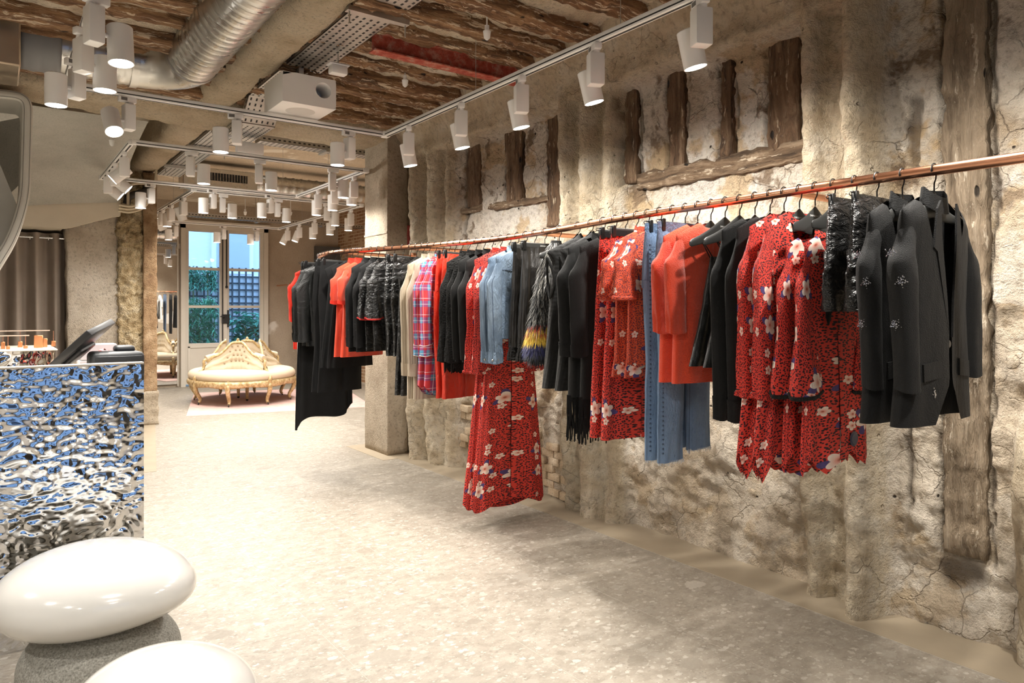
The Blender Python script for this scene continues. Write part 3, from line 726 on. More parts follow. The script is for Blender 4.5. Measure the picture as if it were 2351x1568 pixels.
def lamp(x, y, rz, label, tilt=0.0, pan=0.0, grp='track spotlights', lit=True):
    """head hangs beside the driver box on its local -x; rz turns the lamp on the track; tilt turns the head about the joint axis"""
    t = thing('track_spotlight', label, 'spotlight', (x, y, TZ), R(rz), grp)
    inst('adapter', lm_ad, t); inst('rating_plate', lm_lab, t); inst('driver_box', lm_bx, t)
    h = inst('lamp_head', lm_hd, t, (-0.020 - LR - 0.018, 0, -0.135), (R(tilt), 0, 0))
    inst('lens', lm_ln, h)
    if lit:
        l = bpy.data.objects.new('spot_beam', ldat2 if y > 5.6 else ldat); COL.objects.link(l); l.parent = h; l.location = (0, 0, 0.02 - LL)
    return t
# wall track: box nearest, head further along the track, tipped a little towards the wall
def on_line(px, y0=None, x0=None):
    u = (px - CX) / F; a, b = u * CY + SY, -u * SY + CY
    return (x0, b / a * x0) if x0 is not None else (a / b * y0, y0)
for k, (px, tl) in enumerate(((1608, 8), (1366, 9), (1196, 7), (1058, 7), (938, 6))):
    x, y = on_line(px, x0=TR[0]); lamp(x, y, -112, 'white cylinder spotlight, %s from the camera on the track above the clothes rail' % ORD[k], tl + 5)
for k, y in enumerate((0.95, 0.35)):
    lamp(TR[0], y, -112, 'white cylinder spotlight out of view on the wall track, %s behind the view' % ORD[k], 12)
for k, (px, rz, tl) in enumerate(((292, 10, -32), (541, -20, 0), (800, 10, 0))):
    x, y = on_line(px, y0=TR[1]); lamp(x, y, rz, 'white cylinder spotlight, %s from the stair end of the crossing track by the loudspeaker' % ORD[k], tl)
x, y = on_line(182, x0=TL); lamp(TL, 3.50, 205, 'large near white spotlight with driver box below the duct at the upper left', 0)
lamp(TL, 3.95, 20, 'white spotlight at the corner of the track beside the stair edge', 0)
lamp(TL, 3.10, 195, 'topmost white spotlight cut by the upper picture edge above the duct', 6)
lamp(TL, 1.2, 180, 'white spotlight out of view over the stools', 0)
for k, (px, rz) in enumerate(((440, 160), (597, 160), (765, 170))):
    x, y = on_line(px, y0=A2[0][1]); lamp(x, y, rz, 'white spotlight, %s from the stairs on the near side of the middle track' % ORD[k])
for k, (yy, tl) in enumerate(((6.05, -48), (6.55, 50), (7.0, 52))):
    lamp(A2[0][0], yy, -100, 'tilted white spotlight, %s of three beside the stair soffit' % ORD[k], tl)
for k, px in enumerate((812, 768, 730)):
    x, y = on_line(px, x0=A2[1][0]); lamp(x, y, -100, 'white spotlight, %s from the concrete pillar on the middle track' % ORD[k])
for k, px in enumerate((345, 487, 619)):
    x, y = on_line(px, y0=A2[2][1]); lamp(x, y, 8, 'white spotlight, %s from the stairs on the far side of the middle track' % ORD[k])
for k, px in enumerate((513, 639, 752)):
    x, y = on_line(px, y0=A3[0][1]); lamp(x, y, 172, 'white spotlight, %s from the stairs on the near side of the back room track' % ORD[k])
for k, (px, tl) in enumerate(((805, 0), (762, 0), (722, 0), (687, -20), (660, -26))):
    x, y = on_line(px, x0=A3[1][0]); lamp(x, min(y, 10.45), -95, 'white spotlight, %s from the pillar on the garden side track' % ORD[k], tl)
for k, (px, tl) in enumerate(((420, 22), (392, 0), (372, 28), (356, 0))):
    x, y = on_line(px, x0=A3[0][0]); lamp(x, y, -75, 'white spotlight, %s along the track running towards the mirror' % ORD[k], tl)
for k, px in enumerate((402, 512, 588)):
    x, y = on_line(px, y0=A3[2][1]); lamp(x, y, 8, 'white spotlight, %s from the mirror on the track before the garden door' % ORD[k])

# unseen track and lamps added left of and behind the camera as fill
track('added unseen lighting track for fill light left of the view', [(-1.35, -1.8, TZ), (-1.35, 3.6, TZ)])
for k, (x, y) in enumerate(((-1.35, -1.2), (-1.35, 0.2), (-1.35, 1.6), (-1.35, 3.0))):
    lamp(x, y, 180, 'added unseen fill spotlight, %s along the track left of the view' % ORD[k])
for k, (x, y) in enumerate(((TL, -0.9), (TL, 0.2))):
    lamp(x, y, 180, 'added unseen fill spotlight behind the camera, %s on the stool side track' % ORD[k])
# ------------------------------------------------------------------ curved staircase
st = thing('spiral_staircase', 'grey plastered curved staircase soffit with white rounded edge', 'staircase', (0.2, 6.0, 0))
o0 = Vector((0.2, 6.0, 0))
def sub(mb): mb.v = [(p[0] - o0.x, p[1] - o0.y, p[2] - o0.z) for p in mb.v]; return mb
S, Tt = np.meshgrid(np.linspace(0, 1, 34), np.linspace(0, 1, 40), indexing='ij')
Xs = -0.05 + Tt * (0.96 + 0.07 * S + 0.05) ; Ys = 6.05 + S * 2.23
zb = 2.13 + 0.19 * Tt ** 0.6
Zs = 2.66 - (2.66 - zb) * (0.35 * S + 0.65 * S ** 2.2) - 0.10 * np.sin(np.pi * S) * (1 - Tt) ** 2 + 0.05 * np.sin(np.pi * S) * np.sin(np.pi * Tt)
sub(MB().grid(np.stack([Xs, Ys, Zs], -1))).build('soffit', M['stair'], st, sharp=None)
fv = []; n_ = 24; rf = random.Random(5)
top = [(-0.6 + 1.66 * k / n_, 2.13 + 0.19 * max(0, (0.05 - 0.6 + 1.66 * k / n_)) ** 0.6 if -0.6 + 1.66 * k / n_ > 0 else 2.10) for k in range(n_ + 1)]
bot = [(x, 2.03 if x < 0.60 else 2.03 + (x - 0.60) * 0.36 + rf.uniform(-0.006, 0.006)) for x, _ in top]
poly = [(a, b) for a, b in bot] + [(a, b + 0.02) for a, b in top[::-1]]
Mx = Matrix(((1, 0, 0, 0), (0, 0, 0.10, 8.30), (0, 1, 0, 0), (0, 0, 0, 1)))
sub(MB().prism(poly, Mx)).build('fascia', M['fascia'], st, False)
sub(MB().box((-1.5, 8.40, 2.03), (0.56, 8.96, 2.06))).build('flat_soffit', M['fascia'], st, False)
bp = smoothpath([at_Y(px, py, 5.58) for px, py in ((-90, 224), (-30, 223), (20, 226), (48, 233), (61, 252), (61, 300), (59, 380), (56, 445), (44, 500), (24, 552), (-4, 600), (-60, 690))], 5)
sec = [(-0.028, -0.10), (-0.012, -0.112), (0.012, -0.112), (0.028, -0.10), (0.030, 0.30), (-0.030, 0.30)]
P = np.zeros((len(bp), len(sec), 3))
for i, c in enumerate(bp):
    d = (bp[min(i + 1, len(bp) - 1)] - bp[max(0, i - 1)]); d.y = 0; d.normalize(); nn = Vector((-d.z, 0, d.x))
    for k, (a, b) in enumerate(sec): q = c + nn * a; P[i, k] = (q.x, q.y + b, q.z)
sub(MB().grid(P, cv=True)).build('edge_band', M['stairw'], st)
for a in (-0.017, 0.017):
    ln = []
    for i, c in enumerate(bp):
        d = (bp[min(i + 1, len(bp) - 1)] - bp[max(0, i - 1)]); d.y = 0; d.normalize(); ln.append(c + Vector((-d.z, 0, d.x)) * a + Vector((0, -0.1115, 0)))
    sub(MB().tube(ln, 0.0016, 6)).build('edge_seam', simple('seam_grey', (0.25, 0.24, 0.21), 0.8), st)
# inner well wall, curving away, and the flank of the lower flight
U, Vv = np.meshgrid(np.linspace(0, 1, 24), np.linspace(0, 1, 20), indexing='ij')
Xi = 0.17 - 1.2 * U; Yi = 5.86 + 1.5 * np.sin(U * 1.5); Zi = (1.45 + 0.65 * (1 - U) ** 2) + Vv * (1.08 - 0.65 * (1 - U) ** 2)
sub(MB().grid(np.stack([Xi, Yi, Zi], -1))).build('well_wall', M['stair'], st, sharp=None)
fl_ = [at_Y(px, py, 5.75) for px, py in ((-160, 190), (-40, 300), (0, 382), (26, 445), (46, 492), (24, 552), (-4, 598), (-60, 690), (-200, 800))]
Mx = Matrix(((1, 0, 0, 0), (0, 0, 0.10, 5.68), (0, 1, 0, 0), (0, 0, 0, 1)))
sub(MB().prism([(p.x, p.z) for p in fl_], Mx)).build('flight_flank', M['stairw'], st, False)

# curtain
cu = thing('curtain', 'taupe eyelet curtain closing the space under the stairs', 'curtain', (-0.1, 8.62, 0.03))
n, m = 300, 24
X_, Z_ = np.meshgrid(np.linspace(-1.2, 0.70, n), np.linspace(0, 1.97, m), indexing='ij')
ph = X_ * 2 * np.pi / 0.165 + 0.8 * vnoise(X_ * 3, 0.5, 0.5)
Y_ = 0.055 * np.sin(ph) + 0.012 * np.sin(2.3 * ph + Z_ * 2) * (1 - Z_ / 2.2)
P = np.stack([X_, Y_, Z_], -1)
MB().grid(P).build('cloth', M['curtain'], cu, sharp=None)
for k in range(12):
    x = -1.15 + 0.155 * k
    MB().tube([(x + 0.0, 0.026 * math.cos(a) + 0.02, 1.92 + 0.026 * math.sin(a)) for a in np.linspace(0, 2 * math.pi, 17)], 0.005, 6).build('eyelet', M['chrome'], cu)
cr = thing('curtain_rod', 'chrome curtain rod with end flange under the stair fascia', 'curtain rod', (0.6, 8.60, 1.95))
MB().cyl((-1.9, 0, 0), (0.0, 0, 0), 0.011, 14).build('rod', M['chrome'], cr); MB().cyl((-0.006, 0, 0), (0.004, 0, 0), 0.035, 18).build('flange', M['chrome'], cr)

# cable bundle and pipe over the hacked pillar
for k, dz in enumerate((0.0, 0.018, 0.036)):
    pts = [at_Y(px, py, 8.22 - 0.02 * k) + Vector((0, -0.012 * k, dz * 1.6)) for px, py in ((272, 484), (300, 487), (330, 476), (350, 448), (357, 415), (357, 385), (352, 350))]
    tag(MB().tube(smoothpath(pts, 5), 0.012, 8).build('cable', M['cable']), 'cream cable, %s of three looping over the hacked pillar' % ('lowest', 'middle one', 'uppermost')[k], 'cable', 'cables over the hacked pillar')
tag(MB().tube(smoothpath([at_Y(px, py, 8.255) for px, py in ((294, 470), (296, 430), (316, 421), (345, 423))], 5), 0.014, 8).build('cable', M['cable']), 'single cream conduit bending beside the dark pipe', 'cable', 'cables over the hacked pillar')
tag(MB().tube(smoothpath([at_Y(px, py, 8.34) for px, py in ((290, 468), (298, 450), (330, 440), (345, 420))], 5), 0.035, 12).build('pipe', M['darkpipe']), 'dark pipe stub above the hacked pillar', 'pipe')
# ------------------------------------------------------------------ hammered counter
def hammered(mb, X, Z, y, seed=0.0, amp=0.0030, fr=37.0):
    wx = X + 0.018 * fbm(X * 9, Z * 9, seed + 3, 2); wz = Z + 0.018 * fbm(X * 9 + 8, Z * 9, seed + 6, 2)
    h = vnoise(wx * fr, wz * fr * 1.5, seed + 0.5) + 0.45 * vnoise(wx * fr * 2.1, wz * fr * 2.8, seed + 4.5)
    return y + amp * h
ct = thing('sales_counter', 'sales counter fronted with rippled hammered mirror steel', 'counter', (-0.5, 3.4, 0))
o0 = Vector((-0.5, 3.4, 0))
CX0, CX1, CYf, CT = -1.7, 0.477, 3.105, 1.016
X_, Z_ = np.meshgrid(np.linspace(CX0, CX1, 520), np.linspace(0.0, CT - 0.004, 270), indexing='ij')
sub(MB().grid(np.stack([X_, hammered(None, X_, Z_, CYf), Z_], -1))).build('hammered_front', M['hammer'], ct, sharp=None)
sub(MB().box((CX0, CYf + 0.012, 0), (CX1 - 0.003, CYf + 0.03, CT - 0.006))).build('front_backing', M['screen'], ct, False)
sub(MB().rbox((CX0, CYf - 0.004, CT - 0.006), (CX1, CYf + 0.034, CT + 0.002), 0.002, 1)).build('top_edge', M['ledge'], ct)
sub(MB().box((CX0, CYf + 0.034, 0.0), (CX1 - 0.02, 3.72, 0.90))).build('carcass', M['ledge'], ct, False)
sub(MB().rbox((CX0, CYf + 0.034, 0.90), (CX1 - 0.01, 3.74, 0.93), 0.003, 1)).build('work_surface', M['ledge'], ct)
bc = thing('display_counter', 'second hammered steel counter carrying the copper display', 'counter', (-0.5, 4.5, 0))
o0 = Vector((-0.5, 4.5, 0))
a = np.linspace(0, 1, 260); path = []
for s_ in a:
    L = s_ * 2.3
    if L < 1.75: path.append((-1.7 + L, 4.30, 0, -1))
    else:
        t_ = min((L - 1.75) / 0.30, math.pi / 2); path.append((0.05 + 0.21 * math.sin(t_), 4.30 + 0.21 * (1 - math.cos(t_)), math.sin(t_), -math.cos(t_)))
P = np.zeros((260, 110, 3)); zz = np.linspace(0.0, 1.015, 110)
for i, (x, y, nx, ny) in enumerate(path):
    h = hammered(None, np.full(110, a[i] * 2.3), zz, 0.0, 5.0, 0.007, 18.0)
    P[i, :, 0] = x + nx * h; P[i, :, 1] = y + ny * h; P[i, :, 2] = zz
sub(MB().grid(P)).build('hammered_front', M['hammer'], bc, sharp=None)
sub(MB().rbox((-1.7, 4.292, 1.015), (0.266, 4.85, 1.022), 0.002, 1)).build('top_plate', M['ledge'], bc)
sub(MB().box((-1.7, 4.52, 0), (0.24, 4.84, 1.01))).build('carcass', M['ledge'], bc, False)
jd = thing('jewellery_display', 'glass shelf with copper blocks and rods on the rear counter', 'display', (-0.1, 4.5, 1.022))
o0 = Vector((-0.1, 4.5, 1.022))
cpm = simple('brushed_copper', (0.72, 0.30, 0.13), 0.35, 0.85)
for (x0, x1, yy, dz) in ((-0.9, 0.15, 4.40, 0.066), (-0.9, 0.25, 4.62, 0.085)):
    q = MB().rbox((x0, yy, 1.022 + dz), (x1, yy + 0.12, 1.028 + dz), 0.001, 1); sub(q).build('glass_shelf', M['glass'], jd)
    q = MB().box((x0, yy - 0.002, 1.022 + dz), (x1, yy, 1.028 + dz)); sub(q).build('shelf_edge', simple('pale_edge_metal', (0.75, 0.58, 0.45), 0.35, 0.6), jd, False)
for k, (pa, pb, ptop, yy, rod) in enumerate(((2, 12, 785, 4.46, 1), (14, 23, 794, 4.40, 1), (41, 52, 784, 4.62, 1), (54, 64, 793, 4.46, 1), (78, 99, 770, 4.50, 0), (99, 109, 777, 4.56, 0), (118, 128, 783, 4.62, 1))):
    p, p2 = at_Y(pa, ptop, yy), at_Y(pb, ptop, yy)
    q = MB().rbox((p.x, yy, 1.022), (p2.x, yy + 0.025, max(p.z, 1.03)), 0.002, 1); sub(q).build('copper_block', cpm, jd)
    if rod:
        xm = (p.x + p2.x) / 2; q = MB().cyl((xm, yy + 0.012, p.z), (xm, yy + 0.012, 1.022 + (0.066 if yy < 4.6 else 0.085)), 0.0018, 6); sub(q).build('copper_rod', M['copper'], jd)

mo = thing('till_monitor', 'black till monitor leaning back on the counter', 'monitor', (0.10, 3.42, 0.9312))
right = Vector((CY, -SY, 0)); e1 = (right * 0.150 + Vector((0, 0, 0.135))).normalized(); e2 = Vector((0.27, 0.96, 0.0)).normalized()
e2 = (e2 - e1 * e2.dot(e1)).normalized(); e3 = e1.cross(e2)
p = at_Y(112, 836, 3.34) - Vector((0.10, 3.42, 0.9312))
Mx = Matrix((e1, e2, e3)).transposed().to_4x4(); Mx.translation = p
MB().rbox((-0.045, 0.0, -0.028), (0.200, 0.25, 0.0), 0.006, 2, Mx).build('bezel', M['screen'], mo)
MB().rbox((-0.033, 0.012, -0.001), (0.188, 0.238, 0.0012), 0.0008, 1, Mx).build('glass_panel', simple('dark_screen_glass', (0.02, 0.02, 0.02), 0.25), mo)
MB().rbox((0.0, 0.05, -0.045), (0.10, 0.2, -0.026), 0.008, 2, Mx).build('rear_housing', M['screen'], mo)
MB().cyl((0.03, 0.10, 0.002), (0.07, 0.08, 0.055), 0.015, 12).build('stand', M['screen'], mo); MB().lathe([(0.0, 0), (0.075, 0), (0.075, 0.008), (0.02, 0.014)], 24, (0.03, 0.10, 0), cap=False).build('foot', M['screen'], mo)
p = at_Y(268, 832, 3.32)
ph_ = thing('payment_terminal', 'charcoal desk telephone at the end of the counter', 'telephone', (p.x, 3.32, 0.9312))
for (nm, lo, hi, r_) in (('base', (-0.095, -0.03, 0.0), (0.100, 0.14, 0.118), 0.02), ('rear_rest', (0.00, 0.04, 0.11), (0.075, 0.13, 0.141), 0.014), ('foot_strip', (-0.08, -0.033, 0.075), (0.09, -0.027, 0.102), 0.003)):
    MB().rbox(lo, hi, r_, 3).build(nm, M['plastic'], ph_)
MB().tube(smoothpath([(-0.02, 0.135, 0.06), (-0.03, 0.165, 0.06), (-0.05, 0.18, 0.03), (-0.075, 0.19, 0.006)], 6), 0.0035, 8).build('cord', simple('grey_cord', (0.5, 0.5, 0.5), 0.5), ph_)
ph_.name = 'desk_telephone'
p = at_Y(218, 800, 3.60)
for k in range(2):
    tag(MB().rbox((-0.07, -0.05, 0), (0.07, 0.05, 0.069), 0.003, 1).build('card_box', M['boxwhite'], loc=(0.372 + 0.006 * k, 3.672, 0.931 + 0.070 * k)), 'white card box behind the telephone, %s one' % ('lower', 'upper')[k], 'box', 'white boxes on the counter')
p = at_Y(186, 820, 3.46)
q = MB(); q.ball((0, 0, 0.062), (0.040, 0.036, 0.060), 24, 16)
q.v = [(x + 0.004 * math.sin(z * 90), y + 0.004 * math.sin(x * 80), z) for x, y, z in q.v]
pz = thing('sequin_pouch', 'red and silver sequinned pouch behind the monitor', 'pouch', (0.392, 3.556, 0.9312)); q.build('body', M['sequin'], pz); MB().tube([(-0.036, 0, 0.085), (0, -0.012, 0.120), (0.036, 0, 0.085)], 0.003, 6).build('zip', M['chrome'], pz)

# ------------------------------------------------------------------ pebble stools
def pebble(mb, c, rx, ry, rz, tip=0.0, rot=0.0, seed=0.0):
    th = np.linspace(0, math.pi, 41)[:, None]; ph = np.arange(64)[None, :] * 2 * math.pi / 64
    ct_ = np.cos(th); st_ = np.sin(th)
    zz = np.sign(ct_) * np.abs(ct_) ** 0.92 + 0 * ph; rr = np.sign(st_) * np.abs(st_) ** 0.86
    x = rr * np.cos(ph); y = rr * np.sin(ph)
    y = y * (1 - tip * (0.5 + 0.5 * x) ** 2 * 0.5); z2 = zz * (1 - tip * (0.5 + 0.5 * x) ** 2 * 0.45)
    x, y, z2 = x * rx, y * ry, z2 * rz
    k = 1 + 0.02 * vnoise(x * 4 + seed, y * 4, z2 * 4)
    X = c[0] + k * (x * math.cos(rot) - y * math.sin(rot)); Y = c[1] + k * (x * math.sin(rot) + y * math.cos(rot))
    return mb.grid(np.stack([X, Y, c[2] + z2 * k], -1), cv=True)
def stool(label, px, zc, ztop, rx, ry, rz, bx, tip, rot):
    x, y = ((px - CX) / F * CY + SY) * zc, (-(px - CX) / F * SY + CY) * zc
    t = thing('pebble_stool', label, 'stool', (x, y, 0), 0, 'pebble stools by the counter')
    pebble(MB(), (0, 0, ztop - rz), rx, ry, rz, tip, rot, px).build('seat', M['lacquer'], t, sharp=None)
    hb = ztop - 2 * rz + 0.045
    pebble(MB(), (0.0, 0.0, hb / 2), bx, bx * 0.95, hb / 2, 0.0, 0.3, px + 5).build('base', M['granite'], t, sharp=None)
stool('glossy white pebble stool on grey stone base in front of the steel counter', 235, 2.2, 0.496, 0.286, 0.285, 0.126, 0.224, 0.55, -YAW - 0.12)
stool('white pebble stool cut by the lower picture edge, nearest to the camera', 378, 1.62, 0.436, 0.205, 0.21, 0.12, 0.16, 0.25, -YAW)

# ------------------------------------------------------------------ garden door
M['door'] = simple('cream_door_paint', (0.70, 0.655, 0.575), 0.45, vary=0.02)
M['iron'] = simple('black_iron', (0.012, 0.012, 0.012), 0.45)
dr = MB()
for (x0, x1, z0, z1) in ((DX0, DX0 + 0.07, 0, DZ), (DX1 - 0.07, DX1, 0, DZ), (DX0, DX1, DZ - 0.07, DZ)): dr.box((x0, 12.24, z0), (x1, 12.50, z1))
dr.box((DX0 - 0.03, 12.235, DZ), (DX1 + 0.03, 12.31, DZ + 0.06))
dfr = struct(dr.build('door_1', M['door'], smooth=False))
LZ = [(1.91, 2.487), (1.297, 1.867), (0.685, 1.255)]
for (a, b, gx0, gx1) in ((2.485, 3.085, 2.535, 3.005), (3.09, 3.71, 3.155, 3.655)):
    lf = MB(); y0, y1 = 12.29, 12.335
    lf.box((a, y0, 0.03), (gx0, y1, 2.53)); lf.box((gx1, y0, 0.03), (b, y1, 2.53))
    for z0, z1 in ((2.487, 2.53), (1.867, 1.91), (1.255, 1.297), (0.03, 0.685)): lf.box((gx0, y0, z0), (gx1, y1, z1))
    leaf = lf.build('leaf', M['door'], dfr, False)
    for z0, z1 in LZ: MB().box((gx0, y0 + 0.02, z0), (gx1, y0 + 0.024, z1)).build('pane', M['glass'], leaf, False)
    q = MB()
    for (x0, x1, z0, z1) in ((gx0 - 0.015, gx1 + 0.015, 0.61, 0.64), (gx0 - 0.015, gx1 + 0.015, 0.10, 0.13), (gx0 - 0.015, gx0 + 0.02, 0.10, 0.64), (gx1 - 0.02, gx1 + 0.015, 0.10, 0.64)): q.rbox((x0, y0 - 0.014, z0), (x1, y0 + 0.004, z1), 0.006, 2)
    q.build('panel_moulding', M['door'], leaf)
    for z in (0.25, 0.85, 1.55, 2.2):
        xx = a - 0.012 if a < 3 else b + 0.012
        MB().cyl((xx, y0 - 0.006, z - 0.05), (xx, y0 - 0.006, z + 0.05), 0.009, 10).build('hinge', M['door'], leaf)
MB().box((3.055, 12.262, 0.03), (3.12, 12.288, 2.53)).build('meeting_strip', M['door'], dfr, False)
MB().cyl((3.045, 12.255, 0.05), (3.045, 12.255, 2.5), 0.009, 10).build('bolt_rod', M['iron'], dfr)
MB().cyl((3.105, 12.25, 1.62), (3.105, 12.25, 2.55), 0.010, 10).build('bolt_rod', M['iron'], dfr); MB().ball((3.105, 12.25, 1.60), 0.022).build('bolt_knob', M['iron'], dfr)
lk = MB().rbox((3.03, 12.235, 1.00), (3.15, 12.262, 1.15), 0.004, 1); lk.box((3.115, 12.24, 0.94), (3.14, 12.26, 1.22)); lk.build('lock', M['iron'], dfr); MB().tube([(3.06, 12.235, 1.11), (3.06, 12.20, 1.11), (2.99, 12.195, 1.115)], 0.008, 8).build('lever', M['iron'], dfr)
mr = thing('wall_mirror', 'tall narrow mirror left of the garden door', 'mirror', (2.15, 12.27, 0.02))
MB().box((-0.42, -0.005, 0.03), (0.21, 0.0, 2.45)).build('glass', G('mirror_silver', (0.9, 0.9, 0.89), 0.01, 1.0).m, mr, False)
MB().box((0.21, -0.02, 0.0), (0.225, 0.02, 2.47)).build('frame', M['door'], mr, False)

# ------------------------------------------------------------------ garden beyond the door
struct(MB().box((-4, 12.5, -0.2), (14, 24, -0.02)).build('ground_garden', simple('paving_outside', (0.25, 0.27, 0.24), 0.9), smooth=False))
fac = simple('pale_render', (0.72, 0.74, 0.75), 0.9)
bl = thing('apartment_building', 'pale rendered building behind the trellis', 'building', (6.0, 19.0, 0))
MB().box((-9, 0, 0), (9, 3, 14)).build('facade', fac, bl, False)
for k, x0 in enumerate((-1.55, -0.10)):
    w_ = MB().box((x0, -0.10, 2.15), (x0 + 1.0, 0.02, 6.2)).build('window', simple('window_surround', (0.80, 0.82, 0.84), 0.7), bl, False)
    MB().box((x0 + 0.1, -0.12, 2.3), (x0 + 0.9, -0.09, 6.0)).build('pane', simple('grey_shutter', (0.42, 0.47, 0.53), 0.5), w_, False)
MB().box((-9, -0.15, 1.95), (9, 0.02, 2.02)).build('ledge', fac, bl, False)
trl = thing('garden_trellis', 'dark wooden square trellis in front of the pale building', 'trellis', (3.8, 16.2, 0))
q = MB()
for k in range(34): q.box((-2.2 + k * 0.145, 0, 0.0), (-2.165 + k * 0.145, 0.02, 2.15))
for k in range(15): q.box((-2.2, 0.02, 0.05 + k * 0.145), (2.7, 0.035, 0.085 + k * 0.145))
o = q.build('lattice', simple('stained_trellis', (0.030, 0.045, 0.055), 0.7), trl, False); o['kind'] = 'stuff'
q = MB(); q.box((-2.2, 0.06, -0.02), (2.7, 0.12, 1.95)); q.build('backboard', simple('white_fence_board', (0.62, 0.68, 0.72), 0.9), trl, False)
def bush(name, label, c, size, n, leafl, leafw, cols, seed, droop=0.5):
    r_ = random.Random(seed); q = MB()
    for i in range(n):
        p = Vector((c[0] + max(-1.5, min(1.0, r_.gauss(0, 1))) * size[0], c[1] + r_.uniform(-1, 1) * size[1], c[2] + r_.random() ** 0.8 * size[2]))
        a = r_.uniform(0, 2 * math.pi); el_ = r_.uniform(-droop, 0.6); d = Vector((math.cos(a) * math.cos(el_), math.sin(a) * math.cos(el_), math.sin(el_)))
        s_ = d.cross(Vector((r_.uniform(-.4, .4), r_.uniform(-.4, .4), 1))).normalized(); L = leafl * r_.uniform(0.6, 1.3); w_ = leafw * r_.uniform(0.7, 1.2)
        q.add([p, p + d * L * 0.4 + s_ * w_, p + d * L - Vector((0, 0, L * 0.25)), p + d * L * 0.4 - s_ * w_], [(0, 1, 2, 3)])
    t = thing(name, label, 'plant', (c[0], c[1], 0))
    q.v = [(x - c[0], y - c[1], z) for x, y, z in q.v]
    g = G(name + '_leaf', cols[0], 0.5); g.p('Base Color', g.ramp(g.noise(g.pos(), 9.0, 3), [(0.35, cols[0]), (0.65, cols[1])])); g.p('Subsurface Weight', 0.0)
    o = q.build('foliage', g.m, t, False); o['kind'] = 'stuff'
    st_ = MB()
    for i in range(7): 
        x = r_.gauss(0, 1) * size[0] * 0.6; y = r_.uniform(-1, 1) * size[1] * 0.6; st_.cyl((x, y, -0.02), (x + r_.uniform(-.1, .1), y, c[2] + size[2] * 0.8), 0.012, 6)
    st_.build('stems', simple(name + '_stem', (0.10, 0.12, 0.04), 0.7), t)
bush('bamboo', 'fine leaved bamboo seen through the left door leaf', (2.98, 14.4, 0.0), (0.38, 0.35, 1.45), 4200, 0.16, 0.011, ((0.03, 0.17, 0.09), (0.10, 0.42, 0.24)), 1, 0.9)
bush('fatsia', 'broad leaved shrub seen through the right door leaf', (4.38, 14.3, 0.0), (0.40, 0.30, 1.15), 1100, 0.22, 0.045, ((0.02, 0.19, 0.13), (0.09, 0.46, 0.34)), 2, 0.6)
bush('climbing_vine', 'green climber spilling over the trellis top', (3.2, 15.88, 1.65), (0.55, 0.10, 0.45), 2200, 0.12, 0.014, ((0.05, 0.24, 0.15), (0.18, 0.45, 0.34)), 3, 0.9)

# ------------------------------------------------------------------ rug and tufted round sofa
e1 = Vector((0.97, -0.243, 0)); e2 = Vector((0.243, 0.97, 0)); p = Vector((1.79, 8.83, 0.0))
g = G('faded_pink_rug', rough=0.95); n_ = g.noise(g.scale(g.pos(), (2.0, 6.0, 1.0)), 4.0, 5, 0.65)
g.p('Base Color', g.ramp(n_, [(0.32, (0.56, 0.30, 0.27)), (0.5, (0.64, 0.43, 0.385)), (0.68, (0.68, 0.55, 0.49))])); g.bump(g.noise(g.pos(), 220.0, 2), 0.4, 0.003)
ang = math.atan2(e1.y, e1.x)
rg = thing('rug', 'faded pink woven rug under the tufted sofa', 'rug', p, ang)
MB().rbox((0, 0, 0.0005), (2.15, 2.45, 0.008), 0.003, 1).build('pile', g.m, rg)
for yy in (-0.012, 2.45): MB().box((0.0, yy, 0.0005), (2.15, yy + 0.012, 0.004)).build('fringe', simple('rug_edge', (0.66, 0.52, 0.46), 0.9), rg, False)
M['ubtn'] = simple('button_cloth', (0.40, 0.30, 0.20), 0.9)
M['uphol'] = simple('cream_upholstery', (0.60, 0.50, 0.365), 0.9, bump=(420.0, 0.3, 0.001), vary=0.03)
g = G('gilt_wood', rough=0.42); n_ = g.noise(g.obj(), 28.0, 4); g.p('Base Color', g.ramp(n_, [(0.3, (0.30, 0.19, 0.075)), (0.5, (0.52, 0.37, 0.18)), (0.7, (0.68, 0.56, 0.36))])); g.p('Metallic', 0.25); g.bump(n_, 0.5, 0.006); M['gilt'] = g.m
sc_ = Vector((2.73, 9.95, 0.009))
view = math.atan2(-sc_.y, -sc_.x)      # direction from the sofa to the camera
sf = thing('tufted_sofa', 'round cream tufted sofa with gilt carved frame and several backs', 'sofa', sc_, view)
AX, BX = 0.78, 0.64
def rim(phi, k=1.0):     # phi measured from the camera direction, clockwise positive = image right
    lob = 1 + 0.035 * abs(math.cos(2 * (phi - R(-15))))
    return Vector((AX * math.cos(phi) * k * lob, BX * math.sin(phi) * k * lob, 0))
SEATZ = 0.40
P = np.zeros((13, 96, 3)); prof = [(0.99, -0.09), (1.01, -0.07), (1.03, -0.04), (1.02, -0.01), (0.99, 0.015), (0.94, 0.03), (0.85, 0.04), (0.7, 0.045), (0.5, 0.045), (0.35, 0.04), (0.2, 0.035), (0.1, 0.03), (0.02, 0.03)]
for i, (k, dz) in enumerate(prof):
    for j in range(96): q_ = rim(2 * math.pi * j / 96, k); P[i, j] = (q_.x, q_.y, SEATZ + dz)
MB().grid(P, cv=True).build('seat_cushion', M['uphol'], sf, sharp=None)
P = np.zeros((6, 192, 3))
for i, (k, dz) in enumerate(((0.97, -0.08), (1.03, -0.085), (1.045, -0.115), (1.035, -0.14), (1.01, -0.155), (0.97, -0.14))):
    for j in range(192):
        f_ = 2 * math.pi * j / 192; q_ = rim(f_, k + 0.008 * math.sin(f_ * 60) * (2 <= i <= 4)); P[i, j] = (q_.x, q_.y, SEATZ + dz - (0.018 * abs(math.cos(4 * (f_ + R(15)))) if i > 2 else 0))
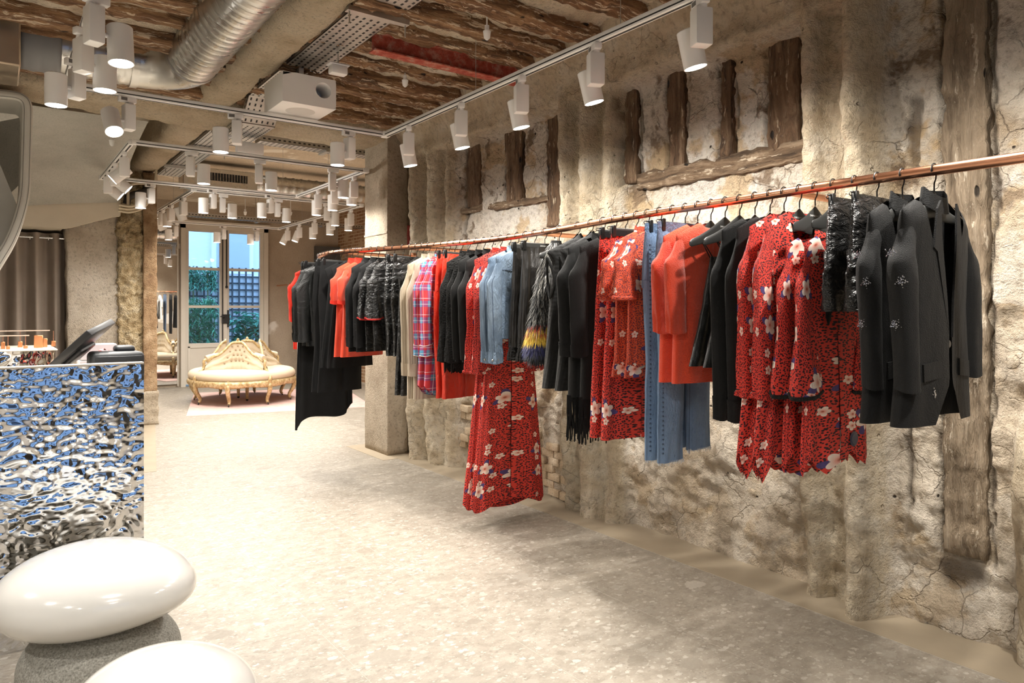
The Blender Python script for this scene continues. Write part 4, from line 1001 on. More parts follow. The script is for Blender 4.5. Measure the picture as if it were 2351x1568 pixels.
MB().grid(P, cu=True, cv=True).build('carved_apron', M['gilt'], sf, sharp=None)
divs = [R(-60), R(30), R(120), R(210)]
def backpt(c, w, v):
    """c seat direction, w -1..1 across the back, v 0..1 up; concave shell"""
    phi = c + w * R(45)
    k = 0.36 + 0.46 * abs(w) ** 2.2
    q_ = rim(phi, k * (1 - 0.06 * v))
    hh = 0.77 - 0.15 * sstep(0.30, 0.92, abs(w)) - 0.05 * sstep(0.9, 1.0, abs(w)) - 0.04 * abs(w) ** 2
    zt = float(hh)
    return Vector((q_.x, q_.y, SEATZ + 0.01 + (zt - SEATZ) * v))
BT = []
for r_, vv in enumerate((0.38, 0.58, 0.76, 0.90)):
    nb = (6, 5, 4, 3)[r_]
    for k in range(nb): BT.append(((-0.72 + 1.44 * (k + 0.5) / nb) * (1 - 0.55 * (vv - 0.38)), vv))
for s_i, c in enumerate((R(-15), R(75), R(165), R(255))):
    nu, nv = 56, 22; P = np.zeros((nu, nv, 3)); UVs = []
    for i in range(nu):
        w = -1 + 2 * i / (nu - 1)
        for j in range(nv):
            v = j / (nv - 1); q_ = backpt(c, w, v); out = Vector((math.cos(c), math.sin(c) * 0.82, 0))
            dep = min([((w - a_) / 0.16) ** 2 + ((v - b_) / 0.10) ** 2 for a_, b_ in BT])
            puff = 0.060 * (1 - math.exp(-dep * 0.55)) * math.sin(math.pi * min(1, v * 1.2 + 0.12)) ** 0.5
            if v < 0.38: puff *= 0.8 + 0.2 * abs(math.sin((w * 4.2) * math.pi))
            P[i, j] = q_ + out * puff
    bk = MB().grid(P).build('backrest', M['uphol'], sf, sharp=None)
    if s_i in (0, 1):
        for (a_, b_) in BT:
            q_ = backpt(c, a_, b_) + Vector((math.cos(c), math.sin(c) * 0.82, 0)) * 0.008; MB().ball(q_, 0.011, 8, 6).build('button', M['ubtn'], bk)
    top = [backpt(c, w, 1.0) + Vector((0, 0, 0.008)) for w in np.linspace(-1, 1, 40)]
    MB().tube(top, 0.017, 8).build('top_rail', M['gilt'], sf)
    q = MB()
    for k in range(7):
        w_ = (k - 3) * 0.055; pt = backpt(c, w_, 1.0); q.ball(pt + Vector((0, 0, 0.014 + 0.006 * (3 - abs(k - 3)))), (0.013, 0.013, 0.012), 8, 6)
    if s_i in (0, 2): q.ball(backpt(c, 0, 1) + Vector((0, 0, 0.045)), 0.018, 8, 6)
    q.build('carved_crest', M['gilt'], sf)
for d_ in divs:
    a0 = rim(d_, 0.80); pts = [Vector((a0.x, a0.y, 0.56))]
    q = MB(); pts = [rim(d_, k) + Vector((0, 0, z)) for k, z in ((0.55, 0.60), (0.70, 0.585), (0.80, 0.575), (0.845, 0.55), (0.84, 0.50), (0.86, 0.455), (0.93, 0.42), (0.99, 0.38), (1.01, 0.32))]
    q.tube(smoothpath(pts, 4), 0.018, 8); q.build('arm_frame', M['gilt'], sf)
    q = MB(); pts = [rim(d_, k) + Vector((0, 0, z)) for k, z in ((0.50, 0.62), (0.6, 0.615), (0.72, 0.605), (0.80, 0.59))]; q.tube(smoothpath(pts, 4), 0.034, 10); q.build('arm_pad', M['uphol'], sf)
    q = MB(); q.ball(rim(d_, 1.02) + Vector((0, 0, 0.33)), (0.03, 0.03, 0.05), 10, 8); q.build('carved_boss', M['gilt'], sf)
for k in range(8):
    phi = R(-15 + 45 * k); q = MB()
    pts = [rim(phi, a_) + Vector((0, 0, z)) for a_, z in ((0.97, 0.30), (1.02, 0.24), (1.0, 0.17), (0.93, 0.09), (0.92, 0.05), (0.95, 0.028))]
    lg = q.tube(smoothpath(pts, 4), [0.040 - 0.024 * (i / 20) ** 0.7 for i in range(21)], 10).build('leg', M['gilt'], sf)
    c_ = rim(phi, 0.955); q = MB().lathe([(0.0, -0.006), (0.017, -0.006), (0.017, 0.006), (0.0, 0.006)], 12, cap=False, M=Matrix.Translation(c_ + Vector((0, 0, 0.0175))) @ Matrix.Rotation(R(90), 4, 'X')); q.build('caster', M['iron'], lg)
for k in range(2):
    c_ = rim(R(20 + 180 * k), 0.25); q = MB().tube([c_ + Vector((0, 0, 0.32)), c_ + Vector((0, 0, 0.03))], [0.03, 0.018], 8).build('leg', M['gilt'], sf); MB().ball(c_ + Vector((0, 0, 0.018)), 0.017, 8, 6).build('caster', M['iron'], q)
# ------------------------------------------------------------------ cloth materials
def cloth(name, col, rough=0.85, fine=350.0, fb=0.25, wr=(3.0, (1.9, 1.9, 0.6), 0.9), vary=0.12, sheen=0.04, **kw):
    g = G(name, col, rough, **kw); u = g.uv(); o = g.obj()
    f = g.noise(o, 5.0, 3)
    g.p('Base Color', g.mix(g.ramp(f, [(0.3, 0.0), (0.7, 1.0)]), tuple(c * (1 - vary) for c in col), tuple(min(1, c * (1 + vary)) for c in col)))
    if sheen: g.p('Sheen Weight', sheen)
    if rough > 0.6: g.p('Specular IOR Level', 0.18)
    h = g.math('MULTIPLY', g.noise(u, fine, 2), fb)
    if wr: h = g.math('ADD', h, g.math('MULTIPLY', g.noise(g.scale(o, wr[1]), wr[0], 4, 0.6, 1.2), wr[2]))
    g.bump(h, 0.8, 0.012); return g.m
def knit(name, col, cab=60.0, style='rib'):
    g = G(name, col, 0.95); g.p('Specular IOR Level', 0.18); u = g.uv()
    sx = g.nt.nodes.new('ShaderNodeSeparateXYZ'); g.put(sx.inputs[0], u)
    if style == 'rib': h = g.math('SINE', g.math('MULTIPLY', sx.outputs[0], cab * 6.283))
    else:
        a = g.math('SINE', g.math('MULTIPLY', g.math('ADD', sx.outputs[0], sx.outputs[1]), cab * 6.283)); b = g.math('SINE', g.math('MULTIPLY', g.math('SUBTRACT', sx.outputs[0], sx.outputs[1]), cab * 6.283)); h = g.math('MULTIPLY', a, b)
    n = g.noise(u, 500.0, 2); g.p('Base Color', g.mix(n, tuple(c * 0.85 for c in col), tuple(min(1, c * 1.12) for c in col))); g.p('Sheen Weight', 0.2)
    g.bump(g.math('ADD', g.math('MULTIPLY', h, 0.5), n), 0.8, 0.006); return g.m
def floral(name, base, spot=(0.02, 0.006, 0.01), k=1.0, thr=0.62):
    g = G(name, base, 0.8); u = g.uv()
    sp = g.vor(u, 125.0 / k, rand=1.0, dim='2D'); nz = g.noise(u, 90.0 / k, 2, 0.6)
    blot = g.math('LESS_THAN', g.math('ADD', sp, g.math('MULTIPLY', nz, 0.55)), 0.60)
    c = g.mix(blot, base, spot)
    def layer(c, sc, Rf, thr, off, leaf):
        uu = g.vmath('ADD', u, (off, off * 0.7, 0))
        pos = g.vor(uu, sc, 'Position', rand=0.75, dim='2D'); col = pos.node.outputs['Color']
        s3 = g.nt.nodes.new('ShaderNodeSeparateColor'); g.put(s3.inputs[0], col)
        d = g.vmath('SUBTRACT', uu, pos); xyz = g.nt.nodes.new('ShaderNodeSeparateXYZ'); g.put(xyz.inputs[0], d)
        r = g.vmath('LENGTH', g.n('CombineXYZ', {0: xyz.outputs[0], 1: xyz.outputs[1]}), out='Value')
        a = g.math('ADD', g.math('ARCTAN2', xyz.outputs[1], xyz.outputs[0]), g.math('MULTIPLY', s3.outputs[1], 6.283))
        keep = g.math('GREATER_THAN', s3.outputs[0], thr)
        if leaf:
            lf = g.math('MULTIPLY', Rf * 1.5, g.math('POWER', g.math('ABSOLUTE', g.math('COSINE', g.math('MULTIPLY', a, 1.5))), 3.0))
            c = g.mix(g.math('MULTIPLY', g.math('LESS_THAN', r, lf), keep), c, (0.075, 0.05, 0.17))
        pet = g.math('MULTIPLY', Rf, g.math('ADD', 0.58, g.math('MULTIPLY', 0.42, g.math('ABSOLUTE', g.math('COSINE', g.math('MULTIPLY', a, 2.5))))))
        inn = g.ramp(g.math('DIVIDE', r, Rf), [(0.08, (0.45, 0.10, 0.05)), (0.2, (0.80, 0.34, 0.26)), (0.45, (0.88, 0.62, 0.52)), (0.8, (0.90, 0.76, 0.66))])
        return g.mix(g.math('MULTIPLY', g.math('LESS_THAN', r, pet), keep), c, inn)
    c = layer(c, 15.0 / k, 0.0165 * k, 0.72, 0.37, False)
    c = layer(c, 7.6 / k, 0.034 * k, thr, 0.0, True)
    g.p('Base Color', c); g.bump(g.math('ADD', g.math('MULTIPLY', g.noise(u, 400.0, 2), 0.15), g.noise(g.scale(g.obj(), (2.4, 2.4, 0.6)), 4.5, 3, 0.55, 0.8)), 0.7, 0.016); return g.m
def plaid():
    g = G('plaid_flannel', rough=0.9); u = g.uv(); sx = g.nt.nodes.new('ShaderNodeSeparateXYZ'); g.put(sx.inputs[0], u)
    def band(v, per, off, w): return g.math('LESS_THAN', g.math('FRACT', g.math('ADD', g.math('DIVIDE', v, per), off)), w)
    X, Yv = sx.outputs[0], sx.outputs[1]
    c = g.mix(g.math('MULTIPLY', band(X, 0.09, 0.0, 0.36), 0.55), (0.62, 0.05, 0.06), (0.12, 0.10, 0.32)); c = g.mix(g.math('MULTIPLY', band(Yv, 0.10, 0.0, 0.36), 0.55), c, (0.12, 0.10, 0.32))
    bb = g.math('MULTIPLY', band(X, 0.09, 0.0, 0.36), band(Yv, 0.10, 0.0, 0.36)); c = g.mix(g.math('MULTIPLY', bb, 0.8), c, (0.08, 0.38, 0.55))
    for o_ in (0.5, 0.86): c = g.mix(g.math('MULTIPLY', band(X, 0.09, o_, 0.035), 0.75), c, (0.75, 0.68, 0.72)); c = g.mix(g.math('MULTIPLY', band(Yv, 0.10, o_, 0.035), 0.75), c, (0.75, 0.68, 0.72))
    g.p('Base Color', c); g.bump(g.math('ADD', g.math('MULTIPLY', g.noise(u, 400.0, 2), 0.2), g.noise(g.scale(g.obj(), (2.4, 2.4, 0.7)), 5.0, 3, 0.55, 0.8)), 0.7, 0.014); return g.m
def denim(name, dark, light, sc=3.0):
    g = G(name, rough=0.85); u = g.uv(); o = g.obj()
    n = g.noise(g.scale(o, (1.0, 1.0, 0.45)), sc, 4, 0.6); c = g.ramp(n, [(0.32, dark), (0.66, light)])
    w = g.noise(g.scale(u, (900.0, 60.0, 1.0)), 1.0, 2); c = g.mix(g.math('MULTIPLY', w, 0.35), c, tuple(min(1, x * 1.5 + 0.05) for x in light))
    g.p('Base Color', c); g.bump(g.math('ADD', w, g.math('MULTIPLY', g.noise(g.scale(o, (1.4, 1.4, 0.9)), 9.0, 4, 0.6, 1.0), 2.5)), 0.8, 0.010); return g.m
K = {}
K['wool'] = cloth('black_suiting', (0.0085, 0.0085, 0.0083), 0.7)
K['blackc'] = cloth('black_cotton', (0.0072, 0.0072, 0.0074), 0.8)
K['charc'] = cloth('charcoal_wool', (0.011, 0.011, 0.0109), 0.95, sheen=0.08)
K['leather'] = cloth('black_leather', (0.011, 0.0115, 0.011), 0.38, 160.0, 0.15, (7.0, (1, 1, 1.0), 0.9), sheen=0)
K['crink'] = cloth('crinkled_black_leather', (0.011, 0.011, 0.011), 0.30, 160.0, 0.1, (16.0, (1, 1, 2.2), 2.0), sheen=0)
K['satin'] = cloth('black_satin', (0.014, 0.0125, 0.011), 0.35, 300.0, 0.1, (6.0, (2.5, 2.5, 0.6), 1.0), sheen=0)
K['lace'] = cloth('black_lace', (0.010, 0.0097, 0.0093), 0.75, 90.0, 0.9)
K['redsatin'] = cloth('red_crushed_satin', (0.66, 0.045, 0.022), 0.36, 300.0, 0.1, (11.0, (1.6, 1.6, 1.0), 1.8), sheen=0)
K['orange'] = cloth('coral_red_knit', (0.76, 0.065, 0.022), 0.95, 260.0, 0.5, sheen=0.35)
K['red'] = cloth('bright_red_jersey', (0.70, 0.035, 0.018), 0.85)
K['redlin'] = cloth('red_lining', (0.60, 0.025, 0.02), 0.6)
K['cream'] = knit('cream_rib_knit', (0.62, 0.52, 0.39), 45.0)
K['cable'] = knit('charcoal_cable_knit', (0.011, 0.011, 0.0107), 24.0, 'cable')
K['plaid'] = plaid()
K['floral'] = floral('red_floral_print', (0.66, 0.045, 0.028))
K['floral2'] = floral('orange_floral_print', (0.68, 0.095, 0.035), (0.16, 0.03, 0.04), 0.9, 0.62)
K['denim'] = denim('mid_blue_denim', (0.045, 0.085, 0.19), (0.20, 0.31, 0.48))
K['denimd'] = denim('dark_blue_denim', (0.030, 0.052, 0.105), (0.085, 0.135, 0.22))
K['deniml'] = denim('light_blue_denim', (0.055, 0.105, 0.18), (0.26, 0.35, 0.46), 8.0)
K['whitec'] = cloth('white_cotton', (0.72, 0.70, 0.66), 0.9)
K['dotted'] = cloth('black_knit_with_glints', (0.009, 0.009, 0.0092), 0.8)
g = G('crystal_studs', (0.75, 0.78, 0.85), 0.15, 1.0); K['glint'] = g.m
K['hang'] = simple('matt_black_hanger', (0.030, 0.031, 0.030), 0.55)
K['wire'] = simple('black_wire', (0.012, 0.012, 0.012), 0.35, 0.4)
K['print'] = simple('white_print', (0.85, 0.85, 0.83), 0.6)
K['button'] = simple('dark_button', (0.02, 0.02, 0.022), 0.3)
K['silverbtn'] = G('silver_button', (0.62, 0.60, 0.56), 0.3, 1.0).m
K['lbl'] = simple('cream_woven_label', (0.66, 0.62, 0.52), 0.8)
K['whitetrim'] = simple('white_piping', (0.75, 0.73, 0.70), 0.7)
K['thread'] = simple('frayed_pale_thread', (0.58, 0.60, 0.62), 0.9)

# ------------------------------------------------------------------ cloth shapes (local: x along hanger, -y to the front, z up, rail at 0)
def interp(tab, s):
    t = np.array(tab, float); return np.interp(s, t[:, 0], t[:, 1])
class Body:
    def __init__(b, sw=0.20, top=-0.068, drop=0.075, L=-0.7, a=((0, 0.2), (1, 0.2)), d=0.034, neck=(0.075, 0.05), gap=None, nf=7, amp=0.008, seed=0.0, hem=None, seg=84, rows=36, p=0.75):
        b.__dict__.update(sw=sw, top=top, drop=drop, L=L, a=a, d=d, gap=gap, seed=seed)
        S = np.linspace(0, 1, rows)[:, None]; q = np.linspace(0, 1, seg)[None, :]
        g = (interp(gap, S) if gap else 0 * S)
        T = -math.pi / 2 + g + q * (2 * math.pi - 2 * g)
        a_ = interp(a, S); d_ = d * sstep(-0.12, 0.12, S) + 0.006
        d_ = d_ * (1 + 0.25 * S)
        c, s = np.cos(T), np.sin(T)
        x = a_ * np.sign(c) * np.abs(c) ** p; y = d_ * np.sign(s) * np.abs(s) ** p
        zs = top - drop * (np.abs(x) / sw) ** 1.25
        if neck: zs = zs - np.where(s < 0, neck[1], neck[1] * 0.18) * np.clip(1 - (x / neck[0]) ** 2, 0, 1)
        h = L + (hem(x, y, T) if hem else 0)
        Sp = S ** 1.15
        z = zs * (1 - Sp) + h * Sp
        w = sstep(0.05, 0.9, S) * amp
        f = np.sin(nf * T + seed + 1.7 * vnoise(S * 2.2 + seed, T * 0.6, 0.4)) + 0.5 * np.sin(2.3 * nf * T + 2 * seed + 2.2 * vnoise(S * 3 + seed, 0.3 * T, 2.4))
        wr = 0.35 * amp * fbm(x * 14 + seed, z * 9, y * 14, 3)
        y = y + (w * f + wr) * np.where(s < 0, -1, 1) * np.abs(s) ** 0.5; x = x + 0.35 * w * f * c
        x = x + 0.01 * np.sin(3 * S + seed) * S
        nw_ = neck[0] if neck else 0.0
        k0 = np.where(np.abs(x[:1]) < nw_, 1.0, 0.04); x = np.concatenate([x[:1], x]); z = np.concatenate([z[:1] + 0.009 * (k0 < 0.5), z]); y = np.concatenate([y[:1] * k0, y]); a_ = np.concatenate([a_[:1], a_]); d_ = np.concatenate([d_[:1], d_])
        b.P = st3([x, y, z], -1); peri = 2 * (a_ + d_)
        b.UV = st3([(q * peri + seed * 0.31) + 0 * z, z + seed * 0.17], -1)
    def mesh(b, name, mat): return (name, MB().grid(b.P, uv=b.UV).mesh(name, mat, sharp=None))
    def fy(b, x, z):
        """front surface y at local x, z (approx.)"""
        S = min(1, max(0, (b.top - 0.04 - z) / (b.top - 0.04 - b.L))); a_ = float(interp(b.a, S)); d_ = b.d * (1 + 0.25 * S) + 0.006
        return -d_ * max(0.05, 1 - (min(1, abs(x) / a_)) ** 2.6) ** 0.5
def sleeve(name, mat, side, sw=0.20, ztop=-0.16, end=-0.6, r0=0.058, r1=0.045, fwd=-0.045, out=0.03, flat=0.85, nf=5, amp=0.007, seed=0.0, flare=None, rows=26, seg=30, cuff=None):
    S = np.linspace(0, 1, rows)[:, None]; T = np.linspace(0, 2 * math.pi, seg)[None, :]
    cx = side * (sw - 0.035 + (out + 0.02) * sstep(0, 0.22, S) - 0.012 * S); cy = 0.35 * fwd * S ** 0.8; 
    dome = np.sqrt(np.clip(S / 0.16, 0, 1)); r = (r0 + (r1 - r0) * S) 
    if flare: r = r + flare * sstep(0.55, 1.0, S)
    r = r * (0.25 + 0.75 * dome); ry = (0.22 + 0.78 * np.sqrt(np.clip(S / 0.34, 0, 1))) / (0.25 + 0.75 * dome)
    f = np.sin(nf * T + seed + 2 * vnoise(S * 3 + seed, T * 0.4, 1.3)) + 0.6 * np.sin(2.7 * nf * T + seed * 2)
    rr = r + amp * f * sstep(0.1, 0.8, S) + 0.6 * amp * fbm(np.cos(T) * 2 + seed, np.sin(T) * 2, S * 7, 3)
    x = cx + rr * flat * np.cos(T); y = cy + rr * 0.82 * ry * np.sin(T)
    z0 = ztop + 0.012
    z = z0 + (end - z0) * S - (0.05 * (1 - S) * (np.clip(side * np.cos(T), -1, 1) * 0.5 + 0.5)) * sstep(0.0, 0.12, S) + 0.03 * (1 - S) ** 4 * 0
    z = z + 0.012 * S * np.sin(T + 0.5)
    P = st3([x, y, z], -1); UV = st3([T * (r0 + r1) / 2 + 1.3 * side + seed * 0.2, z + 0 * T], -1)
    mb = MB().grid(P, uv=UV)
    return (name, mb.mesh(name, mat, sharp=None)), P
def ring(name, mat, P, row, rad=0.006, grow=1.0, dz=0.0):
    pts = P[row]; c = pts.mean(0); pts = [tuple(c + (p - c) * grow + np.array([0, 0, dz])) for p in pts]
    return (name, MB().tube(pts, rad, 6).mesh(name, mat))
def cuffband(name, mat, P, n=4, grow=1.08):
    Q = P[-n:].copy(); c = Q.mean(1, keepdims=True); Q = c + (Q - c) * grow
    return (name, MB().grid(Q).mesh(name, mat, sharp=None))
def collar_ring(name, mat, nw=0.07, z=-0.09, h=0.03, d=0.03, lean=1.1):
    T = np.linspace(0, 2 * math.pi, 40)[None, :]; S = np.linspace(0, 1, 5)[:, None]; k = 1 + (lean - 1) * (1 - S)
    x = nw * k * np.cos(T); y = d * k * np.sin(T); zz = z + h * S - 0.03 * np.clip(-np.sin(T), 0, 1) - 0.018 * np.abs(np.cos(T)) * 0
    return (name, MB().grid(st3([x, y, zz], -1)).mesh(name, mat, sharp=None))
def tube_skirt(name, mat, top=-0.075, L=-0.9, a=((0, 0.14), (1, 0.2)), d=0.03, nf=8, amp=0.012, seed=0.0, hem=None, rows=36, seg=96, gather=0.0):
    S = np.linspace(0, 1, rows)[:, None]; T = np.linspace(-math.pi / 2, 1.5 * math.pi, seg)[None, :]
    a_ = interp(a, S); d_ = d * (0.45 + 0.55 * sstep(0, 0.3, S)); c, s = np.cos(T), np.sin(T)
    x = a_ * np.sign(c) * np.abs(c) ** 0.75; y = d_ * np.sign(s) * np.abs(s) ** 0.75
    w = amp * sstep(-0.1, 0.8, S)
    f = np.sin(nf * T + seed + 1.6 * vnoise(S * 1.8 + seed, T * 0.5, 0.7)) + 0.4 * np.sin(2.6 * nf * T + seed)
    if gather: f = f + gather * np.sin(26 * T) * (1 - sstep(0, 0.2, S)); w = np.maximum(w, 0.3 * amp)
    y = y + w * f * np.where(s < 0, -1, 1) * np.abs(s) ** 0.4 + 0.3 * amp * fbm(x * 12 + seed, S * 9, y * 12, 3); x = x + 0.35 * w * f * c
    z = top + (L - top) * S + 0 * T
    if hem: z = z + hem(x, y, T) * S ** 2
    UV = st3([T / 6.283 * 2 * (a_ + d_) + seed * 0.3, z], -1)
    return (name, MB().grid(st3([x, y, z], -1), uv=UV).mesh(name, mat, sharp=None))
def trousers(mat, top=-0.075, L=-1.0, wa=0.17, la=0.085, lb=0.075, d=0.028, rise=0.27, seed=0.0, amp=0.006, spread=0.0, lens=(0, 0)):
    out = [tube_skirt('waist', mat, top, top - rise, ((0, wa), (0.5, wa + 0.012), (1, wa + 0.02)), d, 5, amp * 0.6, seed, rows=16)]
    for k, sd in enumerate((-1, 1)):
        S = np.linspace(0, 1, 34)[:, None]; T = np.linspace(0, 2 * math.pi, 40)[None, :]
        a_ = (wa + 0.02) / 2 * 1.06 + ((la if S is None else la) - (wa + 0.02) / 2 * 1.06) * sstep(0, 0.5, S); a_ = a_ + (lb - la) * sstep(0.45, 1, S)
        dd = d * (1 + 0.15 * np.sin(S * 3 + seed))
        c, s = np.cos(T), np.sin(T)
        cx = sd * ((wa + 0.02) / 2 - 0.002 + spread * S) + 0.008 * np.sin(S * 4 + seed + k)
        x = cx + a_ * np.sign(c) * np.abs(c) ** 0.8; f = np.sin(3 * T + seed + 3 * S) + 0.5 * np.sin(7 * T + seed)
        y = dd * np.sign(s) * np.abs(s) ** 0.8 + amp * f * sstep(0, 1, S) + 0.6 * amp * fbm(x * 16, S * 10 + seed, k, 3) + (0.012 * k - 0.006)
        z = top - rise + 0.03 + (L + lens[k] - (top - rise + 0.03)) * S + 0 * T
        UV = st3([T * (la + d) / 3.0 + k, z], -1)
        out.append(('trouser_leg', MB().grid(st3([x, y, z], -1), uv=UV).mesh('trouser_leg', mat, sharp=None)))
    return out
def seam(name, mat, pts, r=0.0018): return (name, MB().tube(pts, r, 5).mesh(name, mat))
def patch(name, mat, b, pts, th=0.004, n=8):
    """flat piece lying on the front of body b; pts = outline in local x, z"""
    q = MB(); m = len(pts); fr = [(x, b.fy(x, z) - th - 0.004, z) for x, z in pts]; bk = [(x, b.fy(x, z) - 0.001, z) for x, z in pts]
    q.add(fr + bk, [tuple(range(m))] + [(k, (k + 1) % m, m + (k + 1) % m, m + k) for k in range(m)])
    return (name, q.mesh(name, mat, sharp=25))
def buttons(name, mat, b, pts, r=0.008):
    q = MB()
    for x, z in pts: q.lathe([(0.0, 0.004), (r * 0.8, 0.004), (r, 0.002), (r, 0)], 10, cap=False, M=Matrix.Translation((x, b.fy(x, z) - 0.003, z)) @ Matrix.Rotation(R(90), 4, 'X'))
    return (name, q.mesh(name, mat))
def star(name, centre, nrm, size, mat, seed=0):
    r_ = random.Random(seed); q = MB(); n = Vector(nrm).normalized(); u = n.cross(Vector((0, 0, 1))).normalized(); w = u.cross(n)
    for k in range(46):
        a = r_.uniform(0, 6.283); m = (a + seed) % (6.283 / 5) / (6.283 / 5); e = abs(m - 0.5) * 2; R0 = size * (0.40 + 0.60 * e ** 1.5)
        rr = R0 * math.sqrt(r_.random()); p = Vector(centre) + u * (rr * math.cos(a)) + w * (rr * math.sin(a)) + n * 0.001
        s_ = r_.uniform(0.0010, 0.0022); q.ball(p, s_, 5, 3)
    return (name, q.mesh(name, mat, smooth=False))

# ------------------------------------------------------------------ garment builders: each returns [(part name, mesh), ...]
def g_blazer(seed=1.0, L=-0.75, send=-0.64, mat='wool', stars=True, sw=0.208):
    m = K[mat]; b = Body(sw, L=L, a=((0, sw), (0.15, sw + 0.004), (0.5, sw - 0.022), (1, sw + 0.022)), d=0.036, neck=(0.07, 0.015), gap=((0, 0.55), (0.1, 0.50), (0.62, 0.03), (0.85, 0.03), (1, 0.30)), nf=3, amp=0.005, seed=seed)
    out = [b.mesh('body', m)]
    for sd in (-1, 1):
        q, P = sleeve('sleeve', m, sd, sw, -0.165, send + (0.02 if sd > 0 else 0), 0.060, 0.047, -0.05, 0.03, seed=seed + sd, amp=0.0035, nf=2); out.append(q)
    out.append(patch('lapel', m, b, [(-0.055, -0.10), (-0.075, -0.125), (-0.098, -0.24), (-0.080, -0.25), (-0.012, -0.50), (-0.020, -0.40), (-0.048, -0.22)]))
    out.append(patch('lapel', m, b, [(0.055, -0.10), (0.048, -0.22), (0.020, -0.40), (0.012, -0.50), (0.080, -0.25), (0.098, -0.24), (0.075, -0.125)]))
    out.append(collar_ring('collar', m, 0.066, -0.105, 0.05, 0.030, 1.15))
    for sd in (-1, 1): out.append(patch('pocket_flap', m, b, [(sd * 0.06, -0.565), (sd * 0.155, -0.575), (sd * 0.155, -0.625), (sd * 0.06, -0.615)]))
    out.append(buttons('button', K['button'], b, [(-0.008, -0.52)], 0.011))
    if stars:
        for k, (z, dy) in enumerate(((-0.26, 0.012), (-0.34, -0.018), (-0.46, 0.006))):
            S = (z + 0.153) / (send + 0.153); out.append(star('crystal_star', (-(sw + 0.015) - 0.046, -0.0175 * S ** 0.8 + dy - 0.005, z), (-0.92, -0.39, 0.0), 0.021, K['glint'], k + 2))
        z = -0.66; out.append(star('crystal_star', (-0.10, b.fy(-0.10, z) - 0.004, z), (0, -1, 0), 0.020, K['glint'], 9))
    return out
def g_top(mat, L, send=None, sw=0.195, seed=0.0, a=None, neck=(0.075, 0.05), gap=None, d=0.034, nf=6, amp=0.007, r0=0.056, r1=0.045, fwd=-0.045, flare=None, cuff=None, collar=None, hem=None, samp=0.005, drop=0.075, top=-0.068, smat=None, out_=0.03):
    m = K[mat]; b = Body(sw, L=L, a=a or ((0, sw), (0.2, sw), (1, sw + 0.01)), d=d, neck=neck, gap=gap, nf=nf, amp=amp, seed=seed, hem=hem, drop=drop, top=top)
    out = [b.mesh('body', m)]; PS = []
    if send is not None:
        for sd in (-1, 1):
            q, P = sleeve('sleeve', K[smat] if smat else m, sd, sw, top - drop, send, r0, r1, fwd, out_, seed=seed + sd * 2, flare=flare, amp=samp); out.append(q); PS.append(P)
            if cuff: out.append(cuffband('cuff', K[cuff], P))
    if collar: out.append(collar_ring('collar', K[collar], neck[0] + 0.004, top - 0.015, 0.028, 0.026))
    return out, b, PS
def g_shorts():
    o = trousers(K['crink'], -0.065, -0.425, 0.15, 0.095, 0.105, 0.040, 0.20, 3.0, 0.012, 0.004)
    o.append(('waistband', MB().grid(st3([st3([0.152 * np.cos(T), 0.020 * np.sin(T), np.full_like(T, z)], -1) for z in (-0.062, -0.085) for T in [np.linspace(0, 6.283, 50)]], 0)).mesh('waistband', K['satin'], sharp=None)))
    o.append(('brand_label', MB().box((0.045, -0.024, -0.105), (0.082, -0.022, -0.078)).mesh('brand_label', K['lbl'], False)))
    return o
def zig(n, h, ph=0.0): return lambda x, y, T: h * np.abs(((T * n / 6.283 + ph) % 1) - 0.5) * 2
def g_floral_dress():
    o, b, PS = g_top('floral', -1.0, -0.70, 0.19, 2.2, ((0, 0.19), (0.35, 0.185), (0.7, 0.20), (1, 0.235)), (0.06, 0.03), ((0, 0.30), (0.25, 0.12), (0.42, 0.0), (1, 0.0)), 0.038, 6, 0.016, 0.062, 0.058, -0.045, 0.012, None, None, zig(6, 0.10), 0.008)
    for P in PS: o.append(ring('cuff_frill', K['floral'], P, -1, 0.008, 1.05))
    o.append(collar_ring('collar', K['floral'], 0.062, -0.10, 0.022, 0.026)); return o
def g_bell_dress():
    o, b, PS = g_top('floral', -0.96, -0.69, 0.165, 5.1, ((0, 0.165), (0.4, 0.16), (1, 0.19)), (0.09, 0.09), None, 0.034, 6, 0.014, 0.045, 0.050, -0.05, 0.045, None, None, zig(5, 0.06), 0.010, 0.06, -0.155)
    for P in PS: o.append(ring('lace_trim', K['lace'], P, -1, 0.007, 1.02))
    o.append(seam('tie_cord', K['blackc'], [(-0.05, -0.045, -0.19), (-0.055, -0.055, -0.34), (-0.06, -0.06, -0.46)], 0.003))
    o.append(('tassel', MB().lathe([(0.004, 0), (0.012, -0.03), (0.016, -0.10), (0.004, -0.13)], 10, (-0.06, -0.06, -0.34)).mesh('tassel', K['blackc'])))
    o.append(('security_tag', MB().lathe([(0.0, 0.012), (0.018, 0.010), (0.026, 0.0), (0.018, -0.008), (0.0, -0.010)], 18, M=Matrix.Translation((0.10, -0.05, -0.86)) @ Matrix.Rotation(R(90), 4, 'X'), cap=False).mesh('security_tag', simple('navy_tag', (0.02, 0.025, 0.06), 0.3))))
    return o
def g_sweater():
    o, b, PS = g_top('charc', -0.77, -0.80, 0.185, 1.4, None, (0.07, 0.035), None, 0.036, 5, 0.007, 0.058, 0.046, -0.035, None, 'charc', None, None, 0.004)
    o.append(tube_skirt('red_underlayer', K['red'], -0.70, -0.815, ((0, 0.18), (1, 0.185)), 0.03, 4, 0.004, 1.0)); return o
